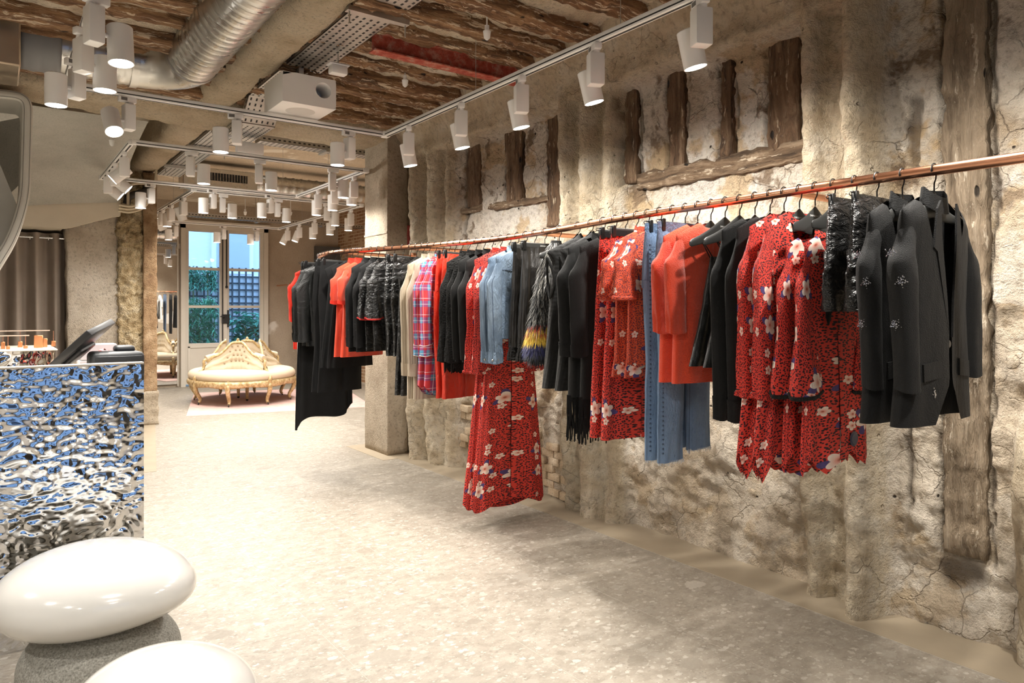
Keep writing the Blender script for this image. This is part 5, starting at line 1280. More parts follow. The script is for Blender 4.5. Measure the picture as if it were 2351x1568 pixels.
def g_leather_top():
    o = [tube_skirt('panelled_body', K['leather'], -0.215, -0.63, ((0, 0.085), (0.25, 0.11), (0.6, 0.145), (1, 0.20)), 0.034, 4, 0.013, 0.6)]
    for x in (-0.075, 0.075):
        for y in (-0.012, 0.012): o.append(seam('strap', K['blackc'], [(x * 1.9, 0, -0.150), (x * 1.5, y * 0.6, -0.18), (x, y, -0.225)], 0.0025))
    return o
def g_orange():
    o, b, PS = g_top('orange', -0.70, -0.50, 0.20, 3.3, ((0, 0.2), (0.5, 0.20), (1, 0.215)), (0.065, 0.03), None, 0.042, 4, 0.008, 0.066, 0.062, -0.05, None, None, None, None, 0.006)
    q = MB()
    for k in range(14): z = -0.13 - k * 0.022; x = 0.055 + 0.0 * k; q.ball((x, b.fy(x, z) - 0.012, z), 0.0045, 6, 4)
    o.append(('pearl_studs', q.mesh('pearl_studs', K['glint']))); return o
def g_jeans(mat='denim', L=-1.03, lens=(0, 0.03), trim=True, seed=1.0, la=0.075, lb=0.07):
    o = trousers(K[mat], -0.07, L, 0.16, la, lb, 0.026, 0.26, seed, 0.005, 0.0, lens)
    if trim:
        for k, sd in enumerate((-1, 1)):
            q = MB(); r_ = random.Random(k); cx = sd * 0.09
            for i in range(70):
                a = i / 70 * 6.283; x = cx + lb * math.cos(a); y = 0.026 * math.sin(a) + 0.012 * k - 0.006; z = L + lens[k]
                q.tube([(x, y, z + 0.006), (x + r_.uniform(-.004, .004), y + r_.uniform(-.003, .003), z - r_.uniform(0.004, 0.014))], 0.0012, 3)
            o.append(('frayed_hem', q.mesh('frayed_hem', K['thread'])))
    # stitched side ladder
    q = MB()
    for i in range(46): z = -0.16 - i * 0.0185; q.box((-0.158, -0.030, z), (-0.150, -0.024, z + 0.006))
    if trim: o.append(('side_lacing', q.mesh('side_lacing', K['denimd'], False)))
    for x in (-0.086, 0.0): o.append(seam('leg_seam', K['denimd'], [(x - 0.004 * math.sin(z * 4), -0.0305, z) for z in np.linspace(-0.34, L + 0.02, 12)], 0.0016))
    o.append(('waistband', MB().grid(st3([st3([0.164 * np.cos(T), 0.021 * np.sin(T), np.full_like(T, z)], -1) for z in (-0.066, -0.105) for T in [np.linspace(0, 6.283, 50)]], 0)).mesh('waistband', K[mat], sharp=None)))
    return o
def g_orange_blouse():
    o, b, PS = g_top('floral2', -0.66, -0.36, 0.195, 4.4, ((0, 0.195), (0.5, 0.18), (1, 0.20)), (0.07, 0.04), None, 0.036, 7, 0.012, 0.066, 0.075, -0.055, 0.012, None, 'floral2', zig(4, 0.03), 0.012)
    for P in PS: o.append(ring('sleeve_frill', K['floral2'], P, -1, 0.009, 1.03))
    o.append(tube_skirt('peplum_frill', K['floral2'], -0.60, -0.70, ((0, 0.19), (1, 0.205)), 0.035, 11, 0.010, 2)); return o
def g_cardigan():
    o, b, PS = g_top('charc', -0.82, -0.62, 0.20, 6.0, ((0, 0.2), (1, 0.20)), (0.06, 0.02), ((0, 0.4), (1, 0.12)), 0.036, 4, 0.006, 0.058, 0.052, -0.04, None, 'charc', 'charc', None, 0.004)
    q = MB(); r_ = random.Random(3)
    for i in range(110):
        a = i / 110 * 6.283; x = 0.2 * math.copysign(abs(math.cos(a)) ** 0.75, math.cos(a)); y = 0.040 * math.copysign(abs(math.sin(a)) ** 0.75, math.sin(a))
        l = r_.uniform(0.15, 0.22); q.tube([(x, y, -0.81), (x + r_.uniform(-.006, .006), y + r_.uniform(-.006, .006), -0.81 - l * 0.5), (x + r_.uniform(-.012, .012), y + r_.uniform(-.01, .01), -0.81 - l)], 0.0032, 4)
    o.append(('fringe', q.mesh('fringe', K['blackc']))); return o
def g_hooded():
    o, b, PS = g_top('cable', -0.80, None, 0.18, 7.0, ((0, 0.18), (0.12, 0.15), (0.3, 0.16), (1, 0.20)), (0.07, 0.03), None, 0.042, 4, 0.007)
    T = np.linspace(0, 2 * math.pi, 48)[None, :]; S = np.linspace(0, 1, 12)[:, None]
    k = np.sin(np.pi * (0.25 + 0.65 * S)); x = 0.105 * k * np.cos(T); y = 0.045 * k * np.sin(T) - 0.01 + 0.004 * np.sin(5 * T); z = -0.14 + 0.105 * S - 0.03 * np.clip(-np.sin(T), 0, 1) * (1 - S) - 0.03 * S * np.abs(np.cos(T))
    o.append(('hood', MB().grid(st3([x, y, z], -1), uv=st3([T * 0.1 + 0 * z, z], -1)).mesh('hood', K['cable'], sharp=None)))
    for sd in (-1, 1): o.append(seam('armhole_band', K['charc'], smoothpath([(sd * 0.18, 0, -0.165), (sd * 0.165, -0.03, -0.23), (sd * 0.158, -0.038, -0.30), (sd * 0.165, 0, -0.36), (sd * 0.158, 0.038, -0.30), (sd * 0.165, 0.03, -0.23), (sd * 0.18, 0, -0.165)], 4), 0.007))
    return o
def g_fur():
    r_ = random.Random(8); core = []
    prof = [(0.0, 0.03), (0.12, 0.055), (0.3, 0.075), (0.6, 0.088), (0.85, 0.10), (0.95, 0.09), (1.0, 0.03)]
    S = np.linspace(0, 1, 30)[:, None]; T = np.linspace(0, 2 * math.pi, 30)[None, :]; a = interp(prof, S)
    cxf = lambda s: -0.02 - 0.10 * s
    P = st3([cxf(S) + a * np.cos(T), 0.55 * a * np.sin(T) - 0.02 * S, -0.06 - 0.62 * S + 0 * T], -1)
    out = [('pelt', MB().grid(P).mesh('pelt', K['charc'], sharp=None))]
    cols = {}
    def strands(n, zlo, zhi, L, mat, w=0.0015):
        q = MB()
        for i in range(n):
            z = r_.uniform(zlo, zhi); s = (-0.06 - z) / 0.62; aa = float(interp(prof, s)); t_ = r_.uniform(0, 6.283)
            p = Vector((cxf(s) + aa * math.cos(t_), 0.55 * aa * math.sin(t_) - 0.02 * s, z)); o_ = Vector((math.cos(t_), 0.8 * math.sin(t_), 0))
            l = L * r_.uniform(0.6, 1.2); d1 = (o_ * r_.uniform(0.25, 0.6) + Vector((r_.uniform(-.3, .3), r_.uniform(-.3, .3), -0.8))).normalized()
            m_ = p + d1 * l * 0.5; e = m_ + (d1 + Vector((r_.uniform(-.2, .2), 0, -0.5))).normalized() * l * 0.5; sd = d1.cross(o_).normalized() * w
            q.add([p - sd, p + sd, m_ + sd * 0.8, m_ - sd * 0.8, e], [(0, 1, 2, 3), (3, 2, 4)])
        return q.mesh('fur', mat, smooth=False)
    mk = lambda nm, c: simple(nm, c, 0.45)
    for nm, n, lo, hi, L, c in (('dark', 5200, -0.50, -0.07, 0.062, (0.014, 0.014, 0.013)), ('silver', 1100, -0.52, -0.07, 0.065, (0.33, 0.32, 0.29)), ('red', 900, -0.545, -0.49, 0.045, (0.55, 0.05, 0.03)), ('yellow', 1700, -0.575, -0.505, 0.050, (0.85, 0.58, 0.07)), ('navy', 1100, -0.63, -0.585, 0.05, (0.05, 0.055, 0.19)), ('tip', 1500, -0.675, -0.60, 0.05, (0.022, 0.025, 0.030))):
        out.append((nm + '_fur', strands(n, lo, hi, L, mk(nm + '_fur', c))))
    return out
def g_denim_jacket():
    o, b, PS = g_top('deniml', -0.575, -0.70, 0.20, 1.1, ((0, 0.2), (0.5, 0.19), (1, 0.195)), (0.065, 0.02), ((0, 0.35), (0.4, 0.12), (1, 0.06)), 0.034, 4, 0.006, 0.058, 0.045, -0.045, None, 'deniml', 'deniml', None, 0.005)
    P = PS[0]; q = MB()
    for (r_, t_) in ((-2, 18), (-2, 22)): q.ball(P[r_, t_] * np.array([1.02, 1.0, 1.0]), 0.007, 8, 6)
    o.append(('cuff_buttons', q.mesh('cuff_buttons', K['silverbtn'])))
    for P in PS:
        for t_ in (4, 19): o.append(seam('sleeve_seam', K['denimd'], [tuple(P[i, t_]) for i in range(3, 26)], 0.0022))
    o.append(seam('yoke_seam', K['denimd'], [(x, b.fy(x, -0.20) - 0.006, -0.20) for x in np.linspace(-0.17, -0.04, 8)], 0.002))
    o.append(patch('chest_pocket', K['deniml'], b, [(-0.14, -0.27), (-0.05, -0.27), (-0.05, -0.295), (-0.095, -0.315), (-0.14, -0.295)])); o.append(patch('hem_band', K['deniml'], b, [(-0.19, -0.535), (-0.02, -0.535), (-0.02, -0.578), (-0.19, -0.578)]))
    o.append(('inner_label', MB().box((-0.03, 0.018, -0.16), (0.03, 0.020, -0.12)).mesh('inner_label', K['lbl'], False))); return o
def g_long_dress():
    o, b, PS = g_top('floral', -1.53, -0.76, 0.19, 0.4, ((0, 0.19), (0.2, 0.17), (0.45, 0.165), (1, 0.255)), (0.065, 0.03), None, 0.040, 5, 0.020, 0.055, 0.055, -0.04, 0.02, None, 'floral', lambda x, y, T: 0.025 * np.sin(3 * T), 0.007)
    for P in PS: o.append(ring('cuff_frill', K['floral'], P, -1, 0.008, 1.05))
    return o
def g_lace():
    o, b, PS = g_top('lace', -0.80, -0.72, 0.18, 2.7, None, (0.07, 0.03), None, 0.034, 8, 0.012, 0.052, 0.055, -0.04, 0.02, None, 'lace', zig(7, 0.04), 0.009); return o
def g_plaid():
    o, b, PS = g_top('plaid', -0.96, -0.69, 0.19, 0.9, ((0, 0.19), (1, 0.205)), (0.06, 0.02), ((0, 0.12), (1, 0.05)), 0.034, 4, 0.009, 0.056, 0.052, -0.045, None, 'plaid', 'plaid', lambda x, y, T: 0.07 * (np.abs(x) / 0.2) ** 3, 0.006)
    for P in PS: o.append(ring('cuff_piping', K['whitetrim'], P, -4, 0.0022, 1.10)); o.append(ring('cuff_piping', K['whitetrim'], P, -1, 0.0022, 1.10))
    return o
def g_cream():
    o, b, PS = g_top('cream', -0.98, -0.82, 0.185, 5.7, ((0, 0.185), (1, 0.19)), (0.06, 0.02), ((0, 0.25), (0.4, 0.08), (1, 0.04)), 0.04, 3, 0.006, 0.060, 0.056, -0.045, None, 'cream', 'cream', None, 0.004)
    o.append(patch('patch_pocket', K['cream'], b, [(-0.15, -0.62), (-0.03, -0.62), (-0.03, -0.78), (-0.15, -0.78)], 0.006)); return o
def g_leather_tee():
    o, b, PS = g_top('crink', -0.69, -0.47, 0.185, 3.9, None, (0.07, 0.05), None, 0.036, 5, 0.011, 0.06, 0.066, -0.05, 0.02, None, None, None, 0.011)
    for P in PS: o.append(ring('red_facing', K['redlin'], P, -1, 0.006, 0.97))
    return o
def g_biker():
    o, b, PS = g_top('leather', -0.68, -0.64, 0.20, 4.1, ((0, 0.2), (0.6, 0.185), (1, 0.19)), (0.07, 0.02), ((0, 0.4), (0.6, 0.1), (1, 0.08)), 0.040, 4, 0.010, 0.064, 0.054, -0.05, None, 'leather', 'leather', None, 0.009)
    o.append(seam('pocket_zip', K['silverbtn'], [(-0.06, b.fy(-0.06, -0.36) - 0.008, -0.36), (-0.075, b.fy(-0.075, -0.50) - 0.008, -0.50)], 0.0035)); o.append(seam('front_zip', K['silverbtn'], [(-0.02, b.fy(-0.02, -0.45) - 0.008, -0.45), (-0.015, b.fy(-0.015, -0.68) - 0.008, -0.675)], 0.003)); return o
def g_raw_skirt(): return [tube_skirt('skirt_body', K['blackc'], -0.075, -1.20, ((0, 0.15), (0.4, 0.19), (1, 0.21)), 0.045, 5, 0.022, 0.3, lambda x, y, T: 0.06 * np.cos(T) - 0.02 + 0.03 * np.cos(3 * T)), ('waistband', MB().grid(st3([st3([0.154 * np.cos(T), 0.024 * np.sin(T), np.full_like(T, z)], -1) for z in (-0.07, -0.11) for T in [np.linspace(0, 6.283, 50)]], 0)).mesh('waistband', K['satin'], sharp=None))]
def g_stripe_trousers():
    o = trousers(K['blackc'], -0.075, -1.0, 0.15, 0.085, 0.085, 0.028, 0.26, 2.0, 0.006); o.append(seam('side_stripe', K['whitetrim'], [(-0.176, -0.006, -0.30), (-0.176, -0.012, -0.7), (-0.176, -0.012, -0.99)], 0.008)); return o
def g_dotted():
    o, b, PS = g_top('dotted', -0.70, -0.66, 0.185, 2.1, None, (0.07, 0.03), ((0, 0.3), (1, 0.05)), 0.036, 4, 0.007, 0.056, 0.05, -0.045, None, 'dotted', 'dotted', None, 0.005)
    r_ = random.Random(2); q = MB(); P = PS[0]
    for k in range(70): p = P[r_.randrange(3, 25), r_.randrange(0, 30)]; q.ball(tuple(p * np.array([1.005, 1.0, 1.0])), 0.0018, 5, 3)
    o.append(('glint_dots', q.mesh('glint_dots', K['glint'], smooth=False))); return o
# ------------------------------------------------------------------ copper clothes rail
RAIL_PX = [(2351, 361), (2131, 393), (1895, 427), (1750, 451), (1620, 471), (1505, 488), (1401, 505), (1286, 527), (1198, 541), (1118, 552), (1050, 558), (991, 563.5), (934, 568), (894, 571), (858, 573), (824, 575), (800, 576.5), (775, 578.5), (752, 582), (737, 586)]
RZ = 1.64
rail = [at_z(px, py, RZ) for px, py in RAIL_PX]
pre = [Vector((2.285, y, RZ)) for y in (-1.6, -0.4, 0.3)]
rail = pre + rail; rail.append(rail[-1] + Vector((0.035, 0.13, 0)))
rp = smoothpath(rail, 6)
# light smoothing so that measured points give one clean bend
for _ in range(14): rp = [rp[0]] + [(rp[i-1] + rp[i] * 2 + rp[i+1]) / 4 for i in range(1, len(rp) - 1)] + [rp[-1]]
rt = thing('clothes_rail', 'long bent copper clothes rail fixed to the old wall', 'clothes rail', (2.3, 2.0, RZ))
o0 = Vector((2.3, 2.0, RZ))
RR = 0.0165
sub(MB().tube(rp, RR, 18)).build('rail_tube', M['copper'], rt); 
def rail_at(px):
    best = None
    for i in range(len(rp) - 1):
        for k in range(6):
            p = rp[i].lerp(rp[i+1], k / 6); zc = p.x * SY + p.y * CY
            if zc < 0.3: continue
            x = CX + F * (p.x * CY - p.y * SY) / zc; e = abs(x - px)
            if best is None or e < best[0]: best = (e, p, (rp[i+1] - rp[i]).normalized())
    return best[1], best[2]
# ------------------------------------------------------------------ hangers
hk = [(0.0, 0.0, -0.062), (0.0, 0, -0.040), (0.010, 0, -0.026)] + [(RR * 1.22 * math.cos(a) * 1.0, 0, RR * 1.22 * math.sin(a)) for a in np.linspace(-0.9, math.pi + 0.35, 14)]
hook_me = MB().tube(smoothpath(hk, 3), 0.0022, 6).mesh('hook', K['wire'])
def body_me(half=0.205, top=-0.066, drop=0.088, thick=0.007, fat=0.010):
    xs = np.linspace(-half, half, 41); P = np.zeros((41, 12, 3))
    for i, x in enumerate(xs):
        u = abs(x) / half; z = top - 0.018 - drop * (u ** 1.15) - 0.012 * math.sin(u * math.pi); hh = 0.026 * (1 - u) ** 1.5 + 0.014; th = thick + (fat - thick) * sstep(0.35, 1.0, u)
        if u > 0.985: hh *= 0.6; th *= 0.6
        for k in range(12): a = 2 * math.pi * k / 12; P[i, k] = (x, th * math.cos(a) - 0.006 * u * u, z + hh * math.sin(a) - (0.012 * (1 - u) ** 2))
    mb = MB().grid(P, cv=True); mb.f.append(tuple(range(12))); mb.f.append(tuple(40 * 12 + k for k in range(12))[::-1]); return mb.mesh('hanger_body', K['hang'])
hang_me = body_me(0.128, -0.072, 0.052); wide_me = body_me(0.205)
cb = MB(); cb.rbox((-0.155, -0.006, -0.092), (0.155, 0.006, -0.062), 0.003, 1); clipbar_me = cb.mesh('clip_bar', K['hang'])
cl = MB(); cl.rbox((-0.011, -0.014, -0.105), (0.011, -0.004, -0.052), 0.003, 1); cl.rbox((-0.011, 0.004, -0.105), (0.011, 0.014, -0.052), 0.003, 1); cl.tube([(-0.011, 0, -0.060), (-0.030, 0, -0.058), (-0.036, 0, -0.064), (-0.030, 0, -0.070), (-0.011, 0, -0.068)], 0.0018, 5)
clip_me = cl.mesh('clip', K['wire'])
fc = bpy.data.curves.new('brand_print', 'FONT'); fc.body = 'ZADIG&VOLTAIRE'; fc.size = 0.0085; fc.align_x = 'CENTER'; fc.extrude = 0.0002; fc.resolution_u = 1
fo = bpy.data.objects.new('brand_print', fc); COL.objects.link(fo); bpy.context.view_layer.update()
print_me = bpy.data.meshes.new_from_object(fo.evaluated_get(bpy.context.evaluated_depsgraph_get())); print_me.name = 'brand_print'; print_me.materials.clear(); print_me.materials.append(K['print'])
bpy.data.objects.remove(fo)

rg_ = random.Random(21)
QUEUE = []; HOOKS = []
def yrange(parts):
    lo, hi = 1e9, -1e9
    for nm, me in parts:
        c = np.empty(len(me.vertices) * 3, np.float32); me.vertices.foreach_get('co', c); y = c[1::3]; lo = min(lo, float(y.min())); hi = max(hi, float(y.max()))
    return lo, hi
def put(p, rot, kind, parts, name, cat, label, group, hlabel, ky=1.0, dx=0.0, printed=True):
    h = thing('clothes_hanger', hlabel, 'hanger', p, rot, 'black hangers on the copper rail')
    inst('hook', hook_me, h)
    if kind == 'clip':
        inst('clip_bar', clipbar_me, h, scale=(1, ky, 1))
        for x in (-0.135, 0.135): inst('clip', clip_me, h, (x, 0, 0), (0, 0, 0 if x < 0 else math.pi), (1, ky, 1))
        if printed: inst('brand_print', print_me, h, (0.0, -0.0064 * ky - 0.0003, -0.080), (R(90), 0, 0))
    else:
        inst('hanger_body', wide_me if name == 'leather_camisole' else hang_me, h, scale=(1, ky, 1))
        if printed: inst('brand_print', print_me, h, (0.0, -0.0076 * ky - 0.0003, -0.100), (R(90), 0, 0))
    t = thing(name, label, cat, p, rot, group)
    for nm, me in parts: inst(nm, me, t, (dx, 0, 0), (0, 0, 0), (1, ky, 1))
    return t
def hang(px, kind, parts, name, cat, label, group, hlabel, rz=0.0, tilt=0.0, pt=None, tan=None, dx=0.0, printed=True):
    if pt is not None and px == 0:
        return put(pt, math.atan2(tan.y, tan.x) - math.pi / 2 + R(rz), kind, parts, name, cat, label, group, hlabel, 0.5, dx, printed)
    QUEUE.append((px, pt, kind, parts, name, cat, label, group, hlabel, dx, printed))
def flush():
    """share the rail out into slots so that no garment passes through its neighbour"""
    arc = [0.0]
    for i in range(1, len(rp)): arc.append(arc[-1] + (rp[i] - rp[i-1]).length)
    def s_of(p):
        return min((abs((rp[i] - p).length), arc[i] + (p - rp[i]).dot((rp[min(i+1, len(rp)-1)] - rp[max(i-1, 0)]).normalized())) for i in range(len(rp)))[1]
    def p_of(s):
        for i in range(1, len(rp)):
            if arc[i] >= s or i == len(rp) - 1:
                k = (s - arc[i-1]) / max(1e-6, arc[i] - arc[i-1]); return rp[i-1].lerp(rp[i], min(1.0, k))
    def ang(s):
        d = p_of(s + 0.22) - p_of(s - 0.22); return math.atan2(d.y, d.x) - math.pi / 2
    Q = sorted(((s_of(q[1] if q[1] is not None else rail_at(q[0])[0]), q) for q in QUEUE), key=lambda t: t[0])
    S = [t[0] for t in Q]
    for _ in range(60):                      # never closer than a folded garment is thick
        for i in range(len(S) - 1):
            g_ = 0.048 - (S[i+1] - S[i])
            if g_ > 0: S[i] -= g_ / 2; S[i+1] += g_ / 2
        over = S[-1] - (arc[-1] - 0.012)
        if over > 0: S = [s - over * (i / (len(S) - 1)) ** 3 for i, s in enumerate(S)]
    B = [S[0] - 0.07] + [(S[i] + S[i+1]) / 2 for i in range(len(S) - 1)] + [S[-1] + 0.05]
    C_ = [(B[i] + B[i+1]) / 2 for i in range(len(S))]
    for i, (s0, q) in enumerate(Q):
        px, pt, kind, parts, name, cat, label, group, hlabel, dx, printed = q
        a = ang(C_[i]); lim = []
        for j, e in ((i - 1, 0), (i + 1, 1)):
            half = abs(B[i + e] - C_[i])
            if 0 <= j < len(S): half -= 0.5 * 0.27 * abs(ang(C_[j]) - a)
            lim.append(half * 0.93)
        y0, y1 = yrange(parts); hw = min(lim); ky = min(1.0, 2 * hw / (y1 - y0)); mid = (y0 + y1) / 2 * ky
        p = p_of(C_[i]); d = Vector((-math.sin(a), math.cos(a), 0))
        s1 = C_[i] - mid                      # hook slides so that the cloth, not the hook, is centred
        HOOKS.append(p_of(s1))
        put(p_of(s1), a, kind, parts, name, cat, label, group, hlabel, ky, dx, printed)
def pair(pxs, kind, parts, name, cat, desc, group, rz=(0, 0), tilt=0.0, printed=True):
    for k, px in enumerate(sorted(pxs)):
        w = ('farther', 'nearer')[k] if len(pxs) > 1 else 'single'
        lab = ('%s of the two %s' % (w, desc[1])) if len(pxs) > 1 else desc[0]
        hang(px, kind, parts, name, cat, lab, group, '%s holding the %s' % ('clip hanger' if kind == 'clip' else 'hanger', lab.replace(' of the two ', ' ')), rz[k] + rg_.uniform(-2, 2), tilt, printed=printed)
def D(adj, noun, plural, extra=''): return ('%s %s%s' % (adj, noun, extra), '%s %s%s' % (adj, plural, extra))
OUT = 'shoulder'
top_black = g_top('blackc', -0.82, None, 0.18, 1.9, ((0, 0.18), (0.2, 0.15), (1, 0.2)), (0.07, 0.06), None, 0.034, 6, 0.012)[0]
tee_red = g_top('orange', -0.74, -0.37, 0.185, 0.7, ((0, 0.185), (1, 0.20)), (0.075, 0.05), None, 0.036, 5, 0.009, 0.058, 0.056, -0.045, None, 'red', 'red', None, 0.006)[0]
crink = g_top('crink', -0.965, None, 0.17, 8.2, ((0, 0.17), (0.15, 0.155), (1, 0.185)), (0.10, 0.05), None, 0.040, 5, 0.012, top=-0.12, drop=0.07)[0]
pair((2083, 2131), OUT, g_blazer(), 'blazer', 'blazer', D('black', 'blazer', 'blazers', ' with crystal stars on the sleeves'), 'star blazers', (-8, -12))
pair((1974, 2001), 'clip', g_shorts(), 'leather_shorts', 'shorts', D('crinkled black leather', 'shorts', 'shorts', ' beside the blazers'), 'leather shorts', (2, 6))
pair((1881, 1908), OUT, g_bell_dress(), 'floral_dress', 'dress', D('red floral', 'dress', 'dresses', ' with wide lace edged bell sleeves'), 'bell sleeved dresses', (-8, -12))
pair((1808, 1832), OUT, g_floral_dress(), 'floral_dress', 'dress', D('red floral', 'dress', 'dresses', ' with a zigzag hem'), 'zigzag hem dresses', (0, 5))
pair((1740, 1762), OUT, g_sweater(), 'sweater', 'sweater', D('charcoal', 'sweater', 'sweaters', ' with red layer at the hem'), 'charcoal sweaters', (3, 0))
pair((1672, 1691), OUT, g_leather_top(), 'leather_camisole', 'top', D('black leather', 'camisole', 'camisoles', ' on bare hanger straps'), 'leather camisoles', (0, 0))
pair((1611, 1628), OUT, g_orange(), 'knit_top', 'sweater', D('coral red short sleeved', 'sweater', 'sweaters', ' with pearl studs'), 'coral sweaters', (4, 2))
pair((1551, 1567), 'clip', g_jeans(), 'jeans', 'jeans', D('blue laced side', 'jeans', 'jeans', ' with frayed hems'), 'blue jeans', (2, 0))
pair((1497, 1512), OUT, g_orange_blouse(), 'floral_blouse', 'blouse', D('orange floral frilled', 'blouse', 'blouses', ' next to the jeans'), 'orange blouses', (4, 2))
pair((1443, 1453), 'clip', [tube_skirt('skirt_body', K['floral'], -0.085, -0.98, ((0, 0.145), (0.3, 0.165), (1, 0.195)), 0.036, 4, 0.016, 1.2, gather=0.5), ('waistband', MB().grid(st3([st3([0.148 * np.cos(T), 0.021 * np.sin(T), np.full_like(T, z)], -1) for z in (-0.072, -0.098) for T in [np.linspace(0, 6.283, 50)]], 0)).mesh('waistband', K['blackc'], sharp=None))], 'floral_skirt', 'skirt', D('long red floral', 'skirt', 'skirts', ' on clip hangers'), 'floral skirts', (2, 0))
pair((1395, 1408), OUT, g_cardigan(), 'cardigan', 'cardigan', D('charcoal', 'cardigan', 'cardigans', ' with long fringe'), 'fringed cardigans', (3, 0))
pair((1336, 1349), OUT, g_hooded(), 'hooded_vest', 'vest', D('charcoal cable knit', 'hooded vest', 'hooded vests'), 'hooded vests', (2, 0))
pair((1286,), OUT, g_fur(), 'fur_stole', 'stole', D('shaggy black fur', 'stole', 'stoles', ' with yellow and red band'), 'fur stole')
pair((1233, 1244), 'clip', [tube_skirt('skirt_body', K['satin'], -0.085, -0.62, ((0, 0.14), (1, 0.165)), 0.034, 7, 0.012, 0.9, gather=0.6), tube_skirt('lace_hem', K['lace'], -0.60, -0.69, ((0, 0.165), (1, 0.175)), 0.034, 7, 0.012, 0.9)], 'satin_skirt', 'skirt', D('short black satin', 'skirt', 'skirts', ' beside the fur stole'), 'satin skirts')
pair((1193, 1203), OUT, g_denim_jacket(), 'denim_jacket', 'jacket', D('light blue', 'denim jacket', 'denim jackets'), 'denim jackets', (4, 2))
pair((1155, 1166), OUT, g_long_dress(), 'floral_dress', 'dress', D('floor length red floral', 'dress', 'dresses'), 'long floral dresses', (3, 0))
pair((1113, 1124), OUT, g_blazer(3.0, -0.72, -0.70, 'wool', False, 0.195), 'blazer', 'blazer', D('plain black', 'blazer', 'blazers', ' left of the long floral dress'), 'plain blazers', (3, 0))
pair((1080, 1091), OUT, g_lace(), 'lace_blouse', 'blouse', D('black lace', 'blouse', 'blouses', ' beside the red satin trousers'), 'lace blouses')
pair((1047, 1054), 'clip', trousers(K['redsatin'], -0.075, -0.96, 0.15, 0.09, 0.085, 0.034, 0.26, 4.0, 0.010), 'satin_trousers', 'trousers', D('crushed red satin', 'trousers', 'trousers'), 'red satin trousers')
pair((1021, 1028), OUT, g_plaid(), 'plaid_shirt', 'shirt', D('red and blue plaid', 'shirt', 'shirts', ' with white piped cuffs'), 'plaid shirts', (3, 0))
pair((986, 997), OUT, g_cream(), 'cardigan', 'cardigan', D('long cream ribbed', 'cardigan', 'cardigans'), 'cream cardigans', (3, 0))
pair((960, 967), OUT, crink, 'leather_dress', 'dress', D('crinkled black leather', 'dress', 'dresses', ' next to the cream cardigans'), 'leather dresses')
pair((929, 939), 'clip', trousers(K['crink'], -0.075, -0.72, 0.15, 0.085, 0.08, 0.03, 0.26, 5.0, 0.008), 'leather_trousers', 'trousers', D('short black leather', 'trousers', 'trousers', ' on clip hangers before the pillar'), 'leather trousers', printed=False)
pair((888, 900), OUT, g_leather_tee(), 'leather_tee', 'top', D('black leather', 'tee', 'tees', ' with red sleeve facing'), 'leather tees', (3, 0), printed=False)
pair((852, 865), OUT, g_dotted(), 'cardigan', 'cardigan', D('black', 'cardigan', 'cardigans', ' sprinkled with small glints'), 'glinting cardigans', (3, 0), printed=False)
pair((820, 829), OUT, tee_red, 'red_tee', 'top', D('bright red', 'tee', 'tees', ' near the rail end'), 'red tees', (4, 1), printed=False)
pair((797, 802), OUT, top_black, 'sleeveless_blouse', 'top', D('plain black sleeveless', 'top', 'tops', ' left of the red tees'), 'black tops', printed=False)
pair((771, 779), 'clip', trousers(K['blackc'], -0.075, -1.0, 0.16, 0.09, 0.10, 0.032, 0.27, 6.0, 0.007), 'black_trousers', 'trousers', D('wide plain black', 'trousers', 'trousers', ' beside the biker jackets'), 'black trousers', printed=False)
pair((750, 757), OUT, g_biker(), 'leather_jacket', 'jacket', D('black leather', 'biker jacket', 'biker jackets', ' with silver zips'), 'biker jackets', (8, 4), printed=False)
hang(743, 'clip', g_raw_skirt(), 'long_skirt', 'skirt', 'long black skirt with raw uneven hem at the rail end', 'clothes at the rail end', 'black clip hanger holding the long raw hem skirt', 4)
hang(739, 'clip', g_stripe_trousers(), 'stripe_trousers', 'trousers', 'black trousers with white side stripe behind the long skirt', 'clothes at the rail end', 'black clip hanger holding the striped trousers', 2)
hang(1, OUT, g_top('red', -0.72, -0.5, 0.185, 3.1, None)[0], 'red_blouse', 'top', 'red top hanging last at the far rail end', 'clothes at the rail end', 'last black hanger at the far end of the copper rail', 0, 0, rp[-1])
flush()
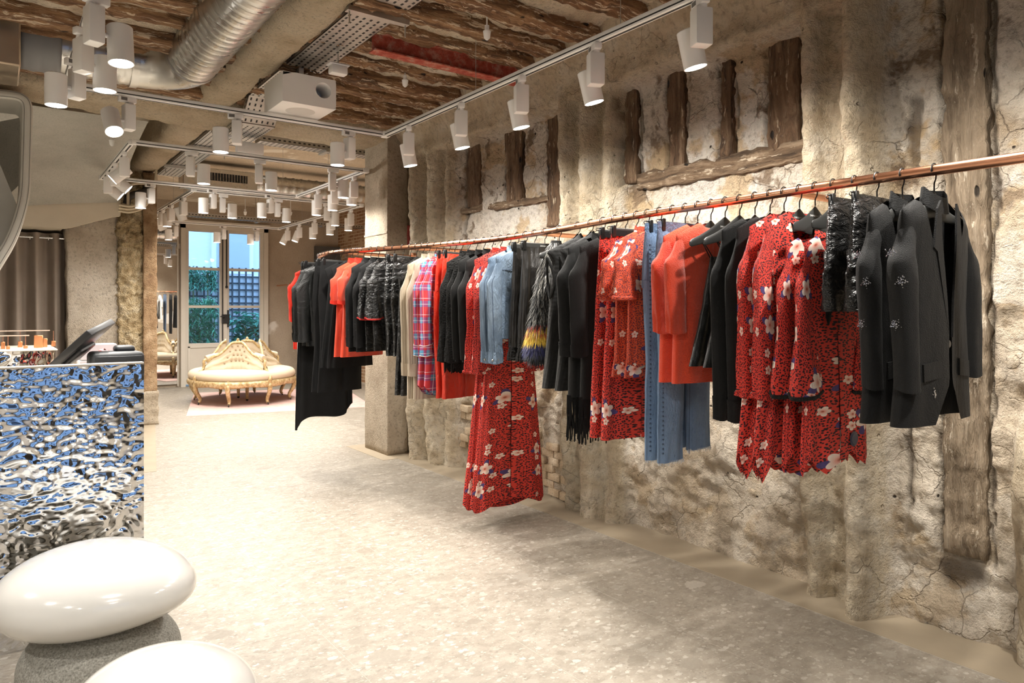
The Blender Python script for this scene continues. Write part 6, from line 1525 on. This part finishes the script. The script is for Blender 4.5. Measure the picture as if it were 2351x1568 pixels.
# wall brackets leave the rail midway between two hooks
for px, xe in ((1806, 2.86), (1238, 2.95), (930, 2.9), (772, 2.68)):
    q0, d = rail_at(px); mids = [(HOOKS[i] + HOOKS[i+1]) / 2 for i in range(len(HOOKS) - 1) if (HOOKS[i] - HOOKS[i+1]).length > 0.045]
    p = min(mids, key=lambda m: (m - q0).length); e = Vector((xe, p.y + (0.10 if px < 800 else 0.02), RZ))
    o0 = Vector((2.3, 2.0, RZ))
    sub(MB().tube([p + Vector((0.0, 0, -0.004)), e], 0.013, 12)).build('wall_bracket', M['copper'], rt)
    sub(MB().tube([e - Vector((0.012, 0, 0)), e + Vector((0.02, 0, 0))], 0.032, 16)).build('wall_flange', M['copper'], rt)


# ------------------------------------------------------------------ second rails in the back room
def small_rail(label, a, b, posts):
    a, b = Vector(a), Vector(b); t = thing('clothes_rail', label, 'clothes rail', a)
    MB().tube([Vector((0, 0, 0)), b - a], RR, 14).build('rail_tube', M['copper'], t)
    for p0, p1 in posts: MB().tube([Vector(p0) - a, Vector(p1) - a], 0.012, 10).build('wall_bracket', M['copper'], t)
small_rail('short copper rail near the back wall carrying white jeans', (3.86, 11.45, RZ), (5.05, 11.45, RZ), [((3.95, 11.45, RZ), (3.95, 12.3, RZ))])
hang(0, 'clip', g_jeans('whitec', -0.98, (0, 0), False, 3.0), 'jeans', 'jeans', 'white jeans hanging on the back room rail', 'jeans in the back room', 'black clip hanger holding the white jeans', 0, 0, Vector((4.03, 11.45, RZ)), Vector((1, 0, 0)))
small_rail('short copper rail behind the pillar, seen in the mirror', (2.86, 6.98, RZ), (4.3, 6.98, RZ), [((3.4, 6.98, RZ), (3.4, 6.0, RZ)), ((4.2, 6.98, RZ), (4.2, 6.0, RZ))])
for k, (x, kind, parts, nm, cat, lab) in enumerate(((2.93, OUT, top_black, 'sleeveless_blouse', 'top', 'black top first on the rail seen in the mirror'), (3.02, OUT, g_top('whitec', -0.62, -0.36, 0.185, 2.0, None)[0], 'white_tee', 'top', 'white tee on the rail seen in the mirror'),
        (3.12, 'clip', g_jeans('denimd', -0.98, (0, 0), False, 2.0), 'jeans', 'jeans', 'dark blue jeans on the rail seen in the mirror'), (3.24, 'clip', trousers(K['blackc'], -0.075, -0.95, 0.15, 0.08, 0.075, 0.03, 0.26, 1.0), 'black_trousers', 'trousers', 'black trousers on the rail seen in the mirror'), (3.34, OUT, top_black, 'sleeveless_blouse', 'top', 'black top last on the rail seen in the mirror'))):
    hang(0, kind, parts, nm, cat, lab, 'clothes seen in the mirror', 'black hanger for the ' + lab, 90, 0, Vector((x, 6.98, RZ)), Vector((0, 1, 0)), printed=False)
